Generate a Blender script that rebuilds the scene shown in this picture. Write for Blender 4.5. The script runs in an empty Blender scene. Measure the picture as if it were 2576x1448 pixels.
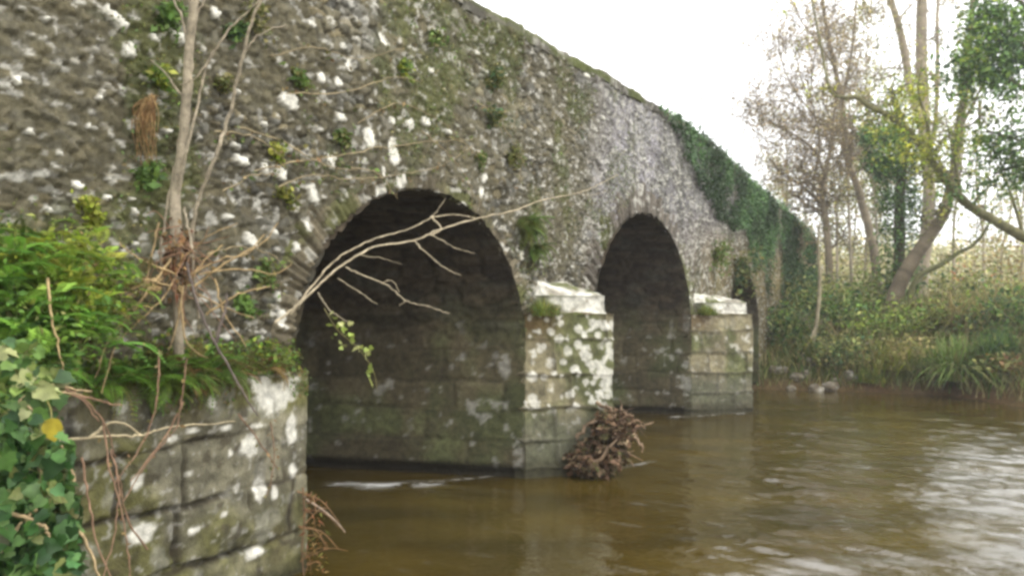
import bpy, math
import numpy as np
from mathutils import Vector
rng = np.random.default_rng(7)
C = bpy.context.scene.collection
F = 1900.0; HZ = 790.0; CU = 1288.0; EYE = 2.05

# ------------------------------------------------------------------ basic frames
T = np.array([.5027, .8645, 0.]); N = np.array([.8645, -.5027, 0.]); Z = np.array([0, 0, 1.])
FOOT = np.array([-3.985, 2.317, 0.])          # foot of the perpendicular from the viewpoint on the bridge face
BD = np.array([-.97, .24, 0.]); BD /= np.linalg.norm(BD)   # direction of the arch barrels (slightly skewed bridge)
def W(s, n, z):
    s, n, z = np.broadcast_arrays(np.asarray(s, float), np.asarray(n, float), np.asarray(z, float))
    return FOOT + s[..., None]*T + n[..., None]*N + z[..., None]*Z
def P(u, v, d):                                # point at depth d seen in direction (u, v)
    return np.array([(u-CU)/F*d, d, EYE+(HZ-v)/F*d])
def onwall(u, v, n=0.0):                       # (s, z) on the bridge face
    U = (u-CU)/F
    k = (FOOT[0]*N[0]+FOOT[1]*N[1]+n)/(U*N[0]+N[1])
    p = np.array([U*k, k, 0])
    return float(np.dot(p-FOOT, T)), EYE+(HZ-v)/F*k
def PW(u, v, n):
    s, z = onwall(u, v, n); return W(s, n, z)

# ------------------------------------------------------------------ noise
_tab = rng.random((256, 256))
def vn(x, y, seed=0):
    x = np.asarray(x, float)+seed*17.31; y = np.asarray(y, float)+seed*9.77
    xi = np.floor(x).astype(int); yi = np.floor(y).astype(int); fx = x-xi; fy = y-yi
    fx = fx*fx*(3-2*fx); fy = fy*fy*(3-2*fy)
    a = _tab[xi & 255, yi & 255]; b = _tab[(xi+1) & 255, yi & 255]; c = _tab[xi & 255, (yi+1) & 255]; d = _tab[(xi+1) & 255, (yi+1) & 255]
    return (a*(1-fx)+b*fx)*(1-fy)+(c*(1-fx)+d*fx)*fy
def fbm(x, y, o=4, seed=0):
    t = 0; a = .5; w = 0
    for i in range(o):
        t = t+a*vn(x*2**i, y*2**i, seed+i); w += a; a *= .5
    return t/w
def sst(a, b, x):
    t = np.clip((np.asarray(x, float)-a)/(b-a), 0, 1); return t*t*(3-2*t)
def mix(a, b, t):
    return a*(1-t[..., None])+np.asarray(b)*t[..., None]
def worley(x, y, seed=0, jit=.9):
    xi = np.floor(x).astype(int); yi = np.floor(y).astype(int)
    f1 = np.full(x.shape, 9.); f2 = np.full(x.shape, 9.); ident = np.zeros(x.shape, int)
    for dx in (-1, 0, 1):
        for dy in (-1, 0, 1):
            cx = xi+dx; cy = yi+dy
            px = cx+.5+jit*(_tab[(cx+seed*13) & 255, (cy+7) & 255]-.5); py = cy+.5+jit*(_tab[(cx+91) & 255, (cy+seed*29) & 255]-.5)
            d = np.hypot(x-px, y-py); idd = (cx*7919+cy*104729) & 0xffff
            n1 = d < f1
            f2 = np.where(n1, f1, np.minimum(f2, d)); ident = np.where(n1, idd, ident); f1 = np.where(n1, d, f1)
    return f1, f2, ident
_rt = rng.random((65536, 4))

# ------------------------------------------------------------------ mesh building
class MB:
    def __init__(s): s.V = []; s.Fq = []; s.Ft = []; s.col = []; s.n = 0
    def add(s, V, quads=None, tris=None, col=(.5, .5, .5)):
        V = np.asarray(V, float).reshape(-1, 3); col = np.asarray(col, float)
        if col.ndim == 1: col = np.tile(col, (len(V), 1))
        s.V.append(V); s.col.append(col.reshape(-1, 3))
        if quads is not None and len(quads): s.Fq.append(np.asarray(quads)+s.n)
        if tris is not None and len(tris): s.Ft.append(np.asarray(tris)+s.n)
        s.n += len(V); return s
    def grid(s, V, col, mask=None, flip=False, closed=False):
        a, b = V.shape[:2]; idx = np.arange(a*b).reshape(a, b)
        if closed: idx = np.concatenate([idx, idx[:1]], 0)
        q = np.stack([idx[:-1, :-1], idx[1:, :-1], idx[1:, 1:], idx[:-1, 1:]], -1)
        if mask is not None: q = q[mask]
        q = q.reshape(-1, 4)
        if flip: q = q[:, ::-1]
        return s.add(V.reshape(-1, 3), q, None, np.broadcast_to(col, (a, b, 3)).reshape(-1, 3))
    def tube(s, pts, r, col, sides=6, cap=True):
        pts = np.asarray(pts, float); m = len(pts); r = np.broadcast_to(np.asarray(r, float), (m,))
        tg = np.gradient(pts, axis=0); tg /= np.linalg.norm(tg, axis=1)[:, None]+1e-9
        ref = np.array([.31, .2, .93]) if abs(tg[:, 2]).mean() < .8 else np.array([1., .1, 0])
        a = np.cross(tg, ref); a /= np.linalg.norm(a, axis=1)[:, None]+1e-9; b = np.cross(tg, a)
        th = np.arange(sides)/sides*2*math.pi
        V = pts[:, None]+r[:, None, None]*(np.cos(th)[None, :, None]*a[:, None]+np.sin(th)[None, :, None]*b[:, None])
        idx = np.arange(m*sides).reshape(m, sides); nx = np.roll(idx, -1, 1)
        q = np.stack([idx[:-1], nx[:-1], nx[1:], idx[1:]], -1).reshape(-1, 4)
        return s.add(V.reshape(-1, 3), q, None, col)
    def inst(s, tv, tq, tt, pos, rot, sc, col):
        tv = np.asarray(tv, float); k = len(tv); n = len(pos)
        if n == 0: return s
        sc = np.broadcast_to(np.asarray(sc, float), (n,))
        V = np.einsum('nij,kj->nki', rot, tv)*sc[:, None, None]+pos[:, None]
        off = (np.arange(n)*k)[:, None, None]
        q = (np.asarray(tq)[None]+off).reshape(-1, 4) if tq is not None and len(tq) else None
        t = (np.asarray(tt)[None]+off).reshape(-1, 3) if tt is not None and len(tt) else None
        return s.add(V.reshape(-1, 3), q, t, np.repeat(np.asarray(col), k, 0))
    def build(s, name, mat, parent=None, smooth=True):
        if not s.V: return None
        V = np.concatenate(s.V); col = np.concatenate(s.col)
        if parent is not None: 
            o = parent; off = np.zeros(3)
            while o is not None: off = off+np.array(o.location); o = o.parent
            V = V-off
        q = np.concatenate(s.Fq) if s.Fq else np.zeros((0, 4), int); t = np.concatenate(s.Ft) if s.Ft else np.zeros((0, 3), int)
        me = bpy.data.meshes.new(name); me.vertices.add(len(V)); me.vertices.foreach_set('co', V.astype(np.float32).ravel())
        L = np.concatenate([q.ravel(), t.ravel()]).astype(np.int32); me.loops.add(len(L)); me.loops.foreach_set('vertex_index', L)
        me.polygons.add(len(q)+len(t))
        st = np.concatenate([np.arange(len(q))*4, len(q)*4+np.arange(len(t))*3]).astype(np.int32)
        me.polygons.foreach_set('loop_start', st)
        try: me.polygons.foreach_set('loop_total', np.concatenate([np.full(len(q), 4), np.full(len(t), 3)]).astype(np.int32))
        except Exception: pass
        me.polygons.foreach_set('use_smooth', np.full(len(q)+len(t), smooth))
        me.update(calc_edges=True)
        at = me.color_attributes.new('Col', 'FLOAT_COLOR', 'POINT')
        at.data.foreach_set('color', np.concatenate([col, np.ones((len(col), 1))], 1).astype(np.float32).ravel())
        me.materials.append(mat); me.validate()
        ob = bpy.data.objects.new(name, me); C.objects.link(ob)
        if parent is not None: ob.parent = parent
        return ob

def tag(o, label=None, cat=None, group=None, kind=None):
    if label: o['label'] = label
    if cat: o['category'] = cat
    if group: o['group'] = group
    if kind: o['kind'] = kind
    return o
def thing(name, label, cat, loc, group=None):
    o = bpy.data.objects.new(name, None); C.objects.link(o); o.location = tuple(float(c) for c in loc); o.empty_display_size = .1
    return tag(o, label, cat, group)

# ------------------------------------------------------------------ materials
def new_mat(name):
    m = bpy.data.materials.new(name); m.use_nodes = True; nt = m.node_tree; nt.nodes.clear()
    out = nt.nodes.new('ShaderNodeOutputMaterial'); return m, nt, out
def nd(nt, t, **kw):
    n = nt.nodes.new(t)
    for k, v in kw.items():
        if k.startswith('i_'): n.inputs[k[2:].replace('_', ' ')].default_value = v
        else: setattr(n, k, v)
    return n
def rough_mat(name, scale=18., lo=.55, hi=1.45, bump=.5, dist=.02, rough=.92, scale2=90., spec=.25):
    """vertex colour varied by two sizes of noise, with bump"""
    m, nt, out = new_mat(name); L = nt.links
    at = nd(nt, 'ShaderNodeAttribute', attribute_name='Col')
    tc = nd(nt, 'ShaderNodeNewGeometry')
    n1 = nd(nt, 'ShaderNodeTexNoise'); n1.inputs['Scale'].default_value = scale; n1.inputs['Detail'].default_value = 6; n1.inputs['Roughness'].default_value = .65
    n2 = nd(nt, 'ShaderNodeTexNoise'); n2.inputs['Scale'].default_value = scale2; n2.inputs['Detail'].default_value = 3
    L.new(tc.outputs['Position'], n1.inputs['Vector']); L.new(tc.outputs['Position'], n2.inputs['Vector'])
    mr = nd(nt, 'ShaderNodeMapRange'); mr.inputs[1].default_value = .3; mr.inputs[2].default_value = .7; mr.inputs[3].default_value = lo; mr.inputs[4].default_value = hi
    L.new(n1.outputs['Fac'], mr.inputs[0])
    mx = nd(nt, 'ShaderNodeVectorMath', operation='SCALE'); L.new(at.outputs['Color'], mx.inputs[0]); L.new(mr.outputs[0], mx.inputs['Scale'])
    ad = nd(nt, 'ShaderNodeMath', operation='ADD'); L.new(n1.outputs['Fac'], ad.inputs[0]); L.new(n2.outputs['Fac'], ad.inputs[1])
    bp = nd(nt, 'ShaderNodeBump'); bp.inputs['Strength'].default_value = bump; bp.inputs['Distance'].default_value = dist
    L.new(ad.outputs[0], bp.inputs['Height'])
    b = nd(nt, 'ShaderNodeBsdfPrincipled'); b.inputs['Roughness'].default_value = rough; b.inputs['Specular IOR Level'].default_value = spec
    L.new(mx.outputs[0], b.inputs['Base Color']); L.new(bp.outputs[0], b.inputs['Normal']); L.new(b.outputs[0], out.inputs[0])
    return m
def leaf_mat(name, trans=.35, rough=.5, spec=.3):
    m, nt, out = new_mat(name); L = nt.links
    at = nd(nt, 'ShaderNodeAttribute', attribute_name='Col')
    n1 = nd(nt, 'ShaderNodeTexNoise'); n1.inputs['Scale'].default_value = 25; g = nd(nt, 'ShaderNodeNewGeometry'); L.new(g.outputs['Position'], n1.inputs['Vector'])
    mr = nd(nt, 'ShaderNodeMapRange'); mr.inputs[1].default_value = .3; mr.inputs[2].default_value = .7; mr.inputs[3].default_value = .7; mr.inputs[4].default_value = 1.3; L.new(n1.outputs['Fac'], mr.inputs[0])
    mx = nd(nt, 'ShaderNodeVectorMath', operation='SCALE'); L.new(at.outputs['Color'], mx.inputs[0]); L.new(mr.outputs[0], mx.inputs['Scale'])
    b = nd(nt, 'ShaderNodeBsdfPrincipled'); b.inputs['Roughness'].default_value = rough; b.inputs['Specular IOR Level'].default_value = spec
    tr = nd(nt, 'ShaderNodeBsdfTranslucent'); ms = nd(nt, 'ShaderNodeMixShader'); ms.inputs[0].default_value = trans
    L.new(mx.outputs[0], b.inputs['Base Color']); L.new(mx.outputs[0], tr.inputs['Color'])
    L.new(b.outputs[0], ms.inputs[1]); L.new(tr.outputs[0], ms.inputs[2]); L.new(ms.outputs[0], out.inputs[0])
    return m
M_STONE = rough_mat('lichened_stone', 22, .6, 1.4, .6, .015, .95, 110, .15)
M_ASH = rough_mat('ashlar_stone', 14, .6, 1.4, .6, .02, .9, 80, .2)
M_BARK = rough_mat('bark', 30, .6, 1.4, .6, .01, .9, 120, .2)
M_SOIL = rough_mat('soil', 9, .5, 1.5, .8, .04, .95, 60, .1)
M_ROCK = rough_mat('river_rock', 9, .6, 1.4, .6, .02, .8, 60, .3)
M_LEAF = leaf_mat('leaf', .35, .5, .3)
M_IVY = leaf_mat('glossy_leaf', .25, .48, .3)
M_DRY = leaf_mat('dry_leaf', .25, .8, .1)
def water_mat():
    m, nt, out = new_mat('peaty_river_water'); L = nt.links
    g = nd(nt, 'ShaderNodeNewGeometry')
    mp = nd(nt, 'ShaderNodeMapping'); mp.inputs['Scale'].default_value = (1.0, 2.2, 1); mp.inputs['Rotation'].default_value = (0, 0, .2); L.new(g.outputs['Position'], mp.inputs[0])
    n0 = nd(nt, 'ShaderNodeTexNoise'); n0.inputs['Scale'].default_value = .5; n0.inputs['Detail'].default_value = 4; L.new(mp.outputs[0], n0.inputs['Vector'])
    cr = nd(nt, 'ShaderNodeValToRGB'); cr.color_ramp.elements[0].position = .35; cr.color_ramp.elements[0].color = (.034, .024, .004, 1); cr.color_ramp.elements[1].position = .7; cr.color_ramp.elements[1].color = (.070, .048, .008, 1)
    L.new(n0.outputs['Fac'], cr.inputs[0])
    n1 = nd(nt, 'ShaderNodeTexNoise'); n1.inputs['Scale'].default_value = 9; n1.inputs['Detail'].default_value = 3; n1.inputs['Distortion'].default_value = .6; L.new(mp.outputs[0], n1.inputs['Vector'])
    bp = nd(nt, 'ShaderNodeBump'); bp.inputs['Strength'].default_value = .24; bp.inputs['Distance'].default_value = .02; L.new(n1.outputs['Fac'], bp.inputs['Height'])
    b = nd(nt, 'ShaderNodeBsdfPrincipled'); b.inputs['Roughness'].default_value = .04; b.inputs['IOR'].default_value = 1.5
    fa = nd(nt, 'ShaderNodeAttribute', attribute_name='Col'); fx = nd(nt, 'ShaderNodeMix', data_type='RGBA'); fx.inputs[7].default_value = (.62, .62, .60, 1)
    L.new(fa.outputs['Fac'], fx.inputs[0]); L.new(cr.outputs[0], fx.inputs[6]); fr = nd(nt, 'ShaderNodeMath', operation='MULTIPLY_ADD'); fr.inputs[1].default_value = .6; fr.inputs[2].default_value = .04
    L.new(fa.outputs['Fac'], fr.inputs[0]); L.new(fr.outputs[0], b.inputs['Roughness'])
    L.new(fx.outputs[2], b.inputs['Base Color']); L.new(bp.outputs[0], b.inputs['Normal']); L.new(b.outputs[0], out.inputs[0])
    return m
M_WATER = water_mat()

# ------------------------------------------------------------------ camera, light
cam = bpy.data.cameras.new('camera'); co = bpy.data.objects.new('camera', cam); C.objects.link(co)
co.location = (0, 0, EYE); co.rotation_euler = (math.pi/2, 0, 0)
cam.sensor_width = 36; cam.lens = F/2576*36; cam.shift_y = (HZ-724)/2576; cam.clip_end = 2000; cam.clip_start = .05
sc = bpy.context.scene; sc.camera = co
w = bpy.data.worlds.new('World'); sc.world = w; w.use_nodes = True; nt = w.node_tree; nt.nodes.clear()
SUN_EL = math.radians(48); SUN_AZ = math.radians(128)         # azimuth clockwise from +Y
sk = nt.nodes.new('ShaderNodeTexSky'); sk.sky_type = 'NISHITA'; sk.sun_disc = False; sk.sun_elevation = SUN_EL; sk.sun_rotation = SUN_AZ
sk.air_density = 1.0; sk.dust_density = 1.0; sk.ozone_density = 1.0
hs = nt.nodes.new('ShaderNodeHueSaturation'); hs.inputs['Saturation'].default_value = .12
bg = nt.nodes.new('ShaderNodeBackground'); bg.inputs['Strength'].default_value = .15
wo = nt.nodes.new('ShaderNodeOutputWorld')
cl = nt.nodes.new('ShaderNodeMix'); cl.data_type = 'RGBA'; cl.inputs[0].default_value = .7; cl.inputs[7].default_value = (7.2, 7.2, 7.3, 1)   # even cloud cover
nt.links.new(sk.outputs[0], hs.inputs['Color']); nt.links.new(hs.outputs[0], cl.inputs[6]); nt.links.new(cl.outputs[2], bg.inputs['Color']); nt.links.new(bg.outputs[0], wo.inputs[0])
sl = bpy.data.lights.new('sun', 'SUN'); sl.energy = .6; sl.angle = math.radians(25); sl.color = (1, .965, .91)
so = bpy.data.objects.new('sun', sl); C.objects.link(so)
sd = Vector((math.sin(SUN_AZ)*math.cos(SUN_EL), math.cos(SUN_AZ)*math.cos(SUN_EL), math.sin(SUN_EL)))
so.rotation_euler = sd.to_track_quat('Z', 'Y').to_euler(); so.location = (10, -10, 20)
sc.view_settings.view_transform = 'Standard'; sc.view_settings.look = 'None'; sc.view_settings.gamma = 1; sc.view_settings.exposure = 1.52
sc.cycles.use_denoising = True
sc.cycles.pixel_filter_type = 'GAUSSIAN'; sc.cycles.filter_width = 3.6
sc.cycles.max_bounces = 6; sc.cycles.diffuse_bounces = 3; sc.cycles.glossy_bounces = 3; sc.cycles.transmission_bounces = 4

hm, hnt, hout = new_mat('added_haze'); pv = hnt.nodes.new('ShaderNodeVolumePrincipled'); pv.inputs['Color'].default_value = (.93, .94, .97, 1); pv.inputs['Density'].default_value = .0015; pv.inputs['Anisotropy'].default_value = .2  # haze volume added to lift dark tones and wash out the distance
hnt.links.new(pv.outputs[0], hout.inputs['Volume'])
hb = MB(); hx = np.array([[x, y, z] for x in (-160, 310) for y in (-70, 510) for z in (-3, 40)], float)
hb.add(hx, [(0, 1, 3, 2), (4, 6, 7, 5), (0, 4, 5, 1), (2, 3, 7, 6), (0, 2, 6, 4), (1, 5, 7, 3)]); tag(hb.build('haze', hm, None, False), 'thin haze volume added to pale the distance', 'haze', kind='stuff')
sc.cycles.volume_bounces = 1
# ------------------------------------------------------------------ bridge data
SPR = 1.6; WID = 6.0
ARCH = [(4.39, 8.19, 1.70), (10.2, 15.13, 2.19), (18.15, 21.35, 1.5)]     # left s, right s, rise
_top = np.array([[-6, 5.05], [0, 5.2], [4.4, 5.42], [7.06, 5.55], [10.9, 5.76], [14.2, 5.84], [17.5, 5.80], [21.1, 5.52], [25, 5.38], [30.5, 5.07], [34, 4.9]])
def top(s): return np.interp(s, _top[:, 0], _top[:, 1])
bridge = thing('stone_bridge', 'old lichen-spotted rubble stone bridge with three arches over the brown river', 'bridge', W(0., 0., 0.))

BROWN = np.array([.125, .110, .074]); GREY = np.array([.155, .147, .128]); DARK = np.array([.055, .045, .028]); MOSS = np.array([.085, .10, .022]); LICH = np.array([.62, .60, .52]); TAN = np.array([.22, .175, .095]); PURP = np.array([.25, .235, .26])
# white lichened stones seen on the face: u, v, width, height, tilt
WHITE = [(290, 45, 62, 26, 25), (323, 125, 24, 38, 0), (390, 95, 22, 13, 20), (450, 95, 36, 26, 10), (540, 35, 20, 20, 0), (728, 254, 36, 34, 0), (805, 195, 22, 20, 0), (848, 208, 16, 22, 0), (926, 345, 19, 42, -15), (987, 380, 20, 54, -12), (1030, 314, 15, 28, -35), (1070, 305, 18, 20, 0), (831, 405, 17, 28, 15), (1005, 455, 17, 30, 12), (960, 430, 8, 24, -8), (955, 485, 17, 22, 0), (786, 487, 18, 44, -25), (708, 435, 32, 26, 15), (664, 425, 14, 24, 0), (607, 402, 32, 20, 15), (592, 365, 24, 12, 5), (735, 520, 10, 26, 0), (770, 570, 10, 22, -8), (745, 620, 13, 24, 0), (630, 602, 30, 30, 15), (575, 545, 28, 15, -15), (665, 312, 15, 11, 0), (341, 535, 16, 24, 0), (120, 525, 20, 10, 20), (150, 385, 14, 10, 0), (195, 465, 24, 16, 30), (272, 495, 13, 10, 0), (275, 450, 9, 9, 0), (335, 500, 18, 7, 0), (340, 615, 12, 15, 0), (856, 296, 22, 16, 0), (983, 302, 13, 16, 0), (1161, 516, 12, 17, -20), (1208, 485, 10, 22, 0), (1218, 447, 13, 20, -35), (1128, 332, 12, 11, 0), (1083, 178, 12, 11, 0), (876, 168, 17, 15, 30), (1198, 133, 10, 9, 0), (1381, 124, 9, 9, 0), (708, 800, 17, 44, 0), (696, 748, 9, 24, 0), (960, 100, 22, 14, 35), (860, 118, 10, 10, 0), (420, 328, 22, 9, 0), (600, 232, 10, 9, 0), (120, 45, 14, 10, 0), (60, 20, 18, 10, 10), (40, 200, 22, 14, 10), (250, 245, 12, 9, 0), (1040, 545, 8, 18, -20), (690, 585, 9, 18, -10), (655, 545, 10, 8, 0), (1310, 640, 9, 20, 0), (1475, 190, 9, 8, 0), (1516, 296, 8, 8, 0), (230, 320, 28, 9, 5), (70, 330, 24, 9, 0), (480, 190, 12, 8, 0), (780, 60, 16, 10, 10)]
def lichen_marks(s, z):
    m = np.zeros(s.shape); wob = .35*(fbm(s*14, z*14, 3, 31)-.5)+.5*(fbm(s*40, z*40, 2, 33)-.5)
    for (u, v, a, b, t) in WHITE:
        s0, z0 = onwall(u, v); s1, _ = onwall(u+a/2, v); s2, _ = onwall(u-a/2, v)
        d = math.hypot(*(W(s0, 0., 0.)[:2])); hs_ = (s1-s2)/2*1.2; hz = b/2/F*float(W(s0, 0., 0.)[1])*1.15
        sel = (abs(s-s0) < hs_*2.4+.05) & (abs(z-z0) < hz*2.4+.05+hs_)
        if not sel.any(): continue
        t = -math.radians(t); x = (s[sel]-s0)/hs_; y = (z[sel]-z0)/hz
        k = hz/hs_; X = x*math.cos(t)+y*k*math.sin(t); Y = -x*math.sin(t)/k+y*math.cos(t)
        r = np.hypot(X, Y)*.5+.5*np.maximum(abs(X), abs(Y))+wob[sel]*1.4
        m[sel] = np.maximum(m[sel], sst(1.08, .86, r))
    return m
def rubble(s, z, far=0):
    """stone pattern of the bridge face: height and colour"""
    near = sst(9.5, 11.5, s)                        # towards the middle of the bridge the stones are smaller and greyer, and paled for the hazy veil
    ws = .10*(fbm(s*4, z*4, 4, 2)-.5); wz = .10*(fbm(s*4+9, z*4, 4, 5)-.5)
    f1, f2, i1 = worley((s+ws)/.17, (z+wz)/.085, 3, 1.)
    g1, g2, i2 = worley((s+ws)/.10, (z+wz)/.05, 8, 1.)
    small = fbm(s*1.6, z*1.9, 3, 44)+.12*near+.22*sst(5.5, 4., s) > .52
    e = np.where(small, (g2-g1)*.6, f2-f1); idn = np.where(small, i2, i1)
    r = _rt[idn]
    worn = sst(.35, .6, fbm(s*1.2+3, z*1.4, 4, 55)+.10*sst(6, 4, s))  # places where soil and roots cover the joints
    body = sst(.02, .14, e)*(1-.4*worn)+.3*worn
    h = -.03+body*(.016+.032*r[..., 0]**1.5)+.022*(fbm(s*18, z*22, 4, 6)-.5)+.025*(fbm(s*5, z*6, 3, 16)-.5)+.10*(fbm(s*.8, z*.9, 3, 12)-.5)
    lowt = sst(4.2, 2.2, z)
    base = mix(mix(np.broadcast_to(BROWN, s.shape+(3,)), GREY, sst(.35, .85, r[..., 1])), TAN, .6*sst(.6, 1, r[..., 2])*(1-near))
    base = mix(base, PURP, near*(1-sst(17, 22, s))*(.35+.6*sst(2.4, 3.6, z)))  # mauve-grey stone, paled to carry the hazy veil over the middle
    base = mix(base, TAN*[1, .95, .8], .85*sst(13, 18, s)*sst(4.6, 3.2, z))
    base = base*(.62+.8*r[..., 3])[..., None]*(.55+.9*fbm(s*7, z*9, 4, 21))[..., None]*(.72+.56*sst(.3, .7, fbm(s*.7+2, z*.9, 4, 161)))[..., None]
    base = mix(base, DARK*(1.+.9*near)[..., None], .85*(1-body))*(.90+.1*near)[..., None]
    base = mix(base, np.array([.115, .100, .062])*(.5+1.*fbm(s*24, z*24, 3, 23))[..., None], (.6*worn*(1-.8*near)))
    mo = sst(.52, .68, fbm(s*1.5, z*1.3, 6, 20)+.10*(r[..., 1]-.5)+.04*sst(3.2, 5, z)*(1-near))*.52*(1-.6*near)
    base = mix(base, MOSS*(.4+1.1*fbm(s*14, z*14, 4, 22))[..., None], mo)
    base = base*np.array([.98, 1.0, .97])
    st = sst(.5, .7, fbm(s*2.5, z*.3, 4, 50))*sst(8, 14, s)*.5      # damp streaks
    base = mix(base, [.06, .06, .04], st)
    fl = sst(.615, .70, fbm(s*14, z*19, 3, 60)+.045*near+.06*(r[..., 2]-.5)-.03*(1-near)-.05*sst(17, 23, s))
    base = mix(base, LICH*(.45+.4*r[..., 0])[..., None], fl*.8)
    lw = sst(.86, .93, r[..., 2])*sst(.05, .2, e)*(1-near*.3)*sst(.40, .56, fbm(s*.8, z*.8, 2, 70))*sst(22, 18, s)
    base = mix(base, LICH*(.35+.55*r[..., 1])[..., None], lw*(.5+.2*near))
    if not far:
        wm = lichen_marks(s, z); base = mix(base, LICH*(.75+.75*fbm(s*22, z*22, 4, 90))[..., None], wm*.95); h = h*(1-wm)+wm*(.02+.03*(fbm(s*9, z*9, 2, 3)-.5))
    return h, base

def in_arch(s, z, grow=0., shift=0.):
    k = np.zeros(np.broadcast(s, z).shape, bool)
    for a, b, rise in ARCH:
        c = (a+b)/2+shift; hw = (b-a)/2+grow
        k |= (((s-c)/hw)**2+(np.maximum(z-SPR, 0)/(rise+grow))**2 < 1)
    return k
def spandrel(n, sgrid, zn, sign=1, shift=0., far=0):
    S = sgrid[:, None]+0*zn[None]; z0 = np.full(len(sgrid), -.3)[:, None]
    Zz = z0+(top(S)-.10-z0)*zn[None]
    h, col = rubble(S, Zz, far)
    V = W(S, n+sign*h, Zz)
    sm = (S[:-1, :-1]+S[1:, 1:])/2; zm = (Zz[:-1, :-1]+Zz[1:, 1:])/2
    keep = ~in_arch(sm, zm, .15, shift)
    return V, col, keep
sg = [-5.]
while sg[-1] < 31.5: sg.append(sg[-1]+(.08 if sg[-1] < 1.9 else .0155+.0011*max(0, sg[-1]-5)))
sg = np.array(sg)
mb = MB(); V, col, keep = spandrel(0., sg, np.linspace(0, 1, 350)); mb.grid(V, col, keep)
# end of the wall, returning away from the river, and the plain far side
zz = np.linspace(-.3, float(top(31.5))-.1, 60); nn = np.linspace(0, -WID, 60)
h, col = rubble(nn[:, None]*1.+60+0*zz, zz[None]+0*nn[:, None], 1)
mb.grid(W(31.45+h, nn[:, None]+0*zz, zz[None]+0*h), col)
mb.build('spandrel_wall', M_STONE, bridge)
sgf = np.linspace(-5, 31.5, 420); mb = MB(); V, col, keep = spandrel(-WID, sgf, np.linspace(0, 1, 80), -1, -1.75, 1); mb.grid(V, col, keep, flip=True)
mb.build('far_spandrel_wall', M_STONE, bridge)
# deck between the parapets
mb = MB(); S = np.linspace(-5, 31.4, 60)[:, None]; nn = np.linspace(-.42, -WID+.42, 6)[None]
mb.grid(W(S+0*nn, nn+0*S, top(S)-.95+0*nn), np.array([.07, .065, .06]), flip=True)
for n in (-.42, -WID+.42):
    zt = np.linspace(-.96, -.09, 6)[None]; mb.grid(W(S+0*zt, n+0*S+0*zt, top(S)+zt), GREY*.8, flip=(n > -3))
mb.build('roadway', M_SOIL, bridge)
# coping
def coping(n0, n1, nm):
    S = np.array(sg if n0 > -1 else sgf); prof = np.array([[n0, -.14], [n0+.005, -.07], [n0, -.01], [n0-.03, .02], [(n0+n1)/2, .05], [n1+.03, .02], [n1, -.02], [n1, -.14]])
    SS = S[:, None]+0*prof[None, :, 0]
    jt = np.abs(((S+.08*vn(S*.9, 0*S, 4))/.46) % 1-.5)*2; idb = np.floor((S+.08*vn(S*.9, 0*S, 4))/.46).astype(int) % 65536
    joint = sst(.97, .86, jt); r = _rt[idb]
    cz = (r[:, 0]-.5)*.05+(joint-1)*.03; cn = (r[:, 1]-.5)*.04+(joint-1)*.03
    kk = np.arange(8)[None]*1.; nz = .03*(fbm(SS*9, kk*3, 3, 7)-.5)
    Vv = W(SS, prof[None, :, 0]+cn[:, None]*np.sign(prof[None, :, 0]-(n0+n1)/2)+nz, top(SS)+prof[None, :, 1]+cz[:, None]+nz)
    cc = mix(np.broadcast_to(np.array([.13, .12, .095]), SS.shape+(3,)), LICH*.7, sst(.55, .72, fbm(SS*7, kk*2, 3, 9))*.7)
    cc = mix(cc, MOSS, sst(.42, .6, fbm(SS*1.6, kk*.4, 3, 19))*.85)*(.55+.5*r[:, 2])[:, None, None]
    m = MB().grid(Vv, cc); return m.build('coping', M_STONE, bridge)
coping(.015, -.45, 'a'); coping(-WID+.45, -WID-.045, 'b')

# ------------------------------------------------------------------ arches
def ashlar(a, z, courses, lens, seed, jw=.025):
    """block pattern: distance to joint, block random numbers"""
    zw = z+.10*(fbm(a*1.1, z*1.1, 3, seed)-.5)+.05*(fbm(a*6, z*6, 3, seed+1)-.5); aw = a+.14*(fbm(a*1.6, z*1.6+5, 3, seed+3)-.5)+.05*(fbm(a*7, z*7, 3, seed+4)-.5)
    ci = np.searchsorted(courses, zw)-1; ci = np.clip(ci, 0, len(courses)-2)
    lo = courses[ci]; hi = courses[ci+1]; dz = np.minimum(zw-lo, hi-zw)
    r2 = np.random.default_rng(seed); da = np.full(a.shape, 9.); bid = np.zeros(a.shape, int)
    for k in range(len(courses)-1):
        m = ci == k; j = [-20+r2.random()]
        while j[-1] < 40: j.append(j[-1]+lens[0]+(lens[1]-lens[0])*r2.random())
        j = np.array(j); x = aw[m]; q = np.clip(np.searchsorted(j, x)-1, 0, len(j)-2)
        da[m] = np.minimum(x-j[q], j[q+1]-x); bid[m] = (q*131+k*977+seed*77) % 65536
    e = np.minimum(da, dz); e = e+.02*sst(.45, .62, fbm(a*2.2, z*2.2, 3, seed+9)); return e, _rt[bid]
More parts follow.
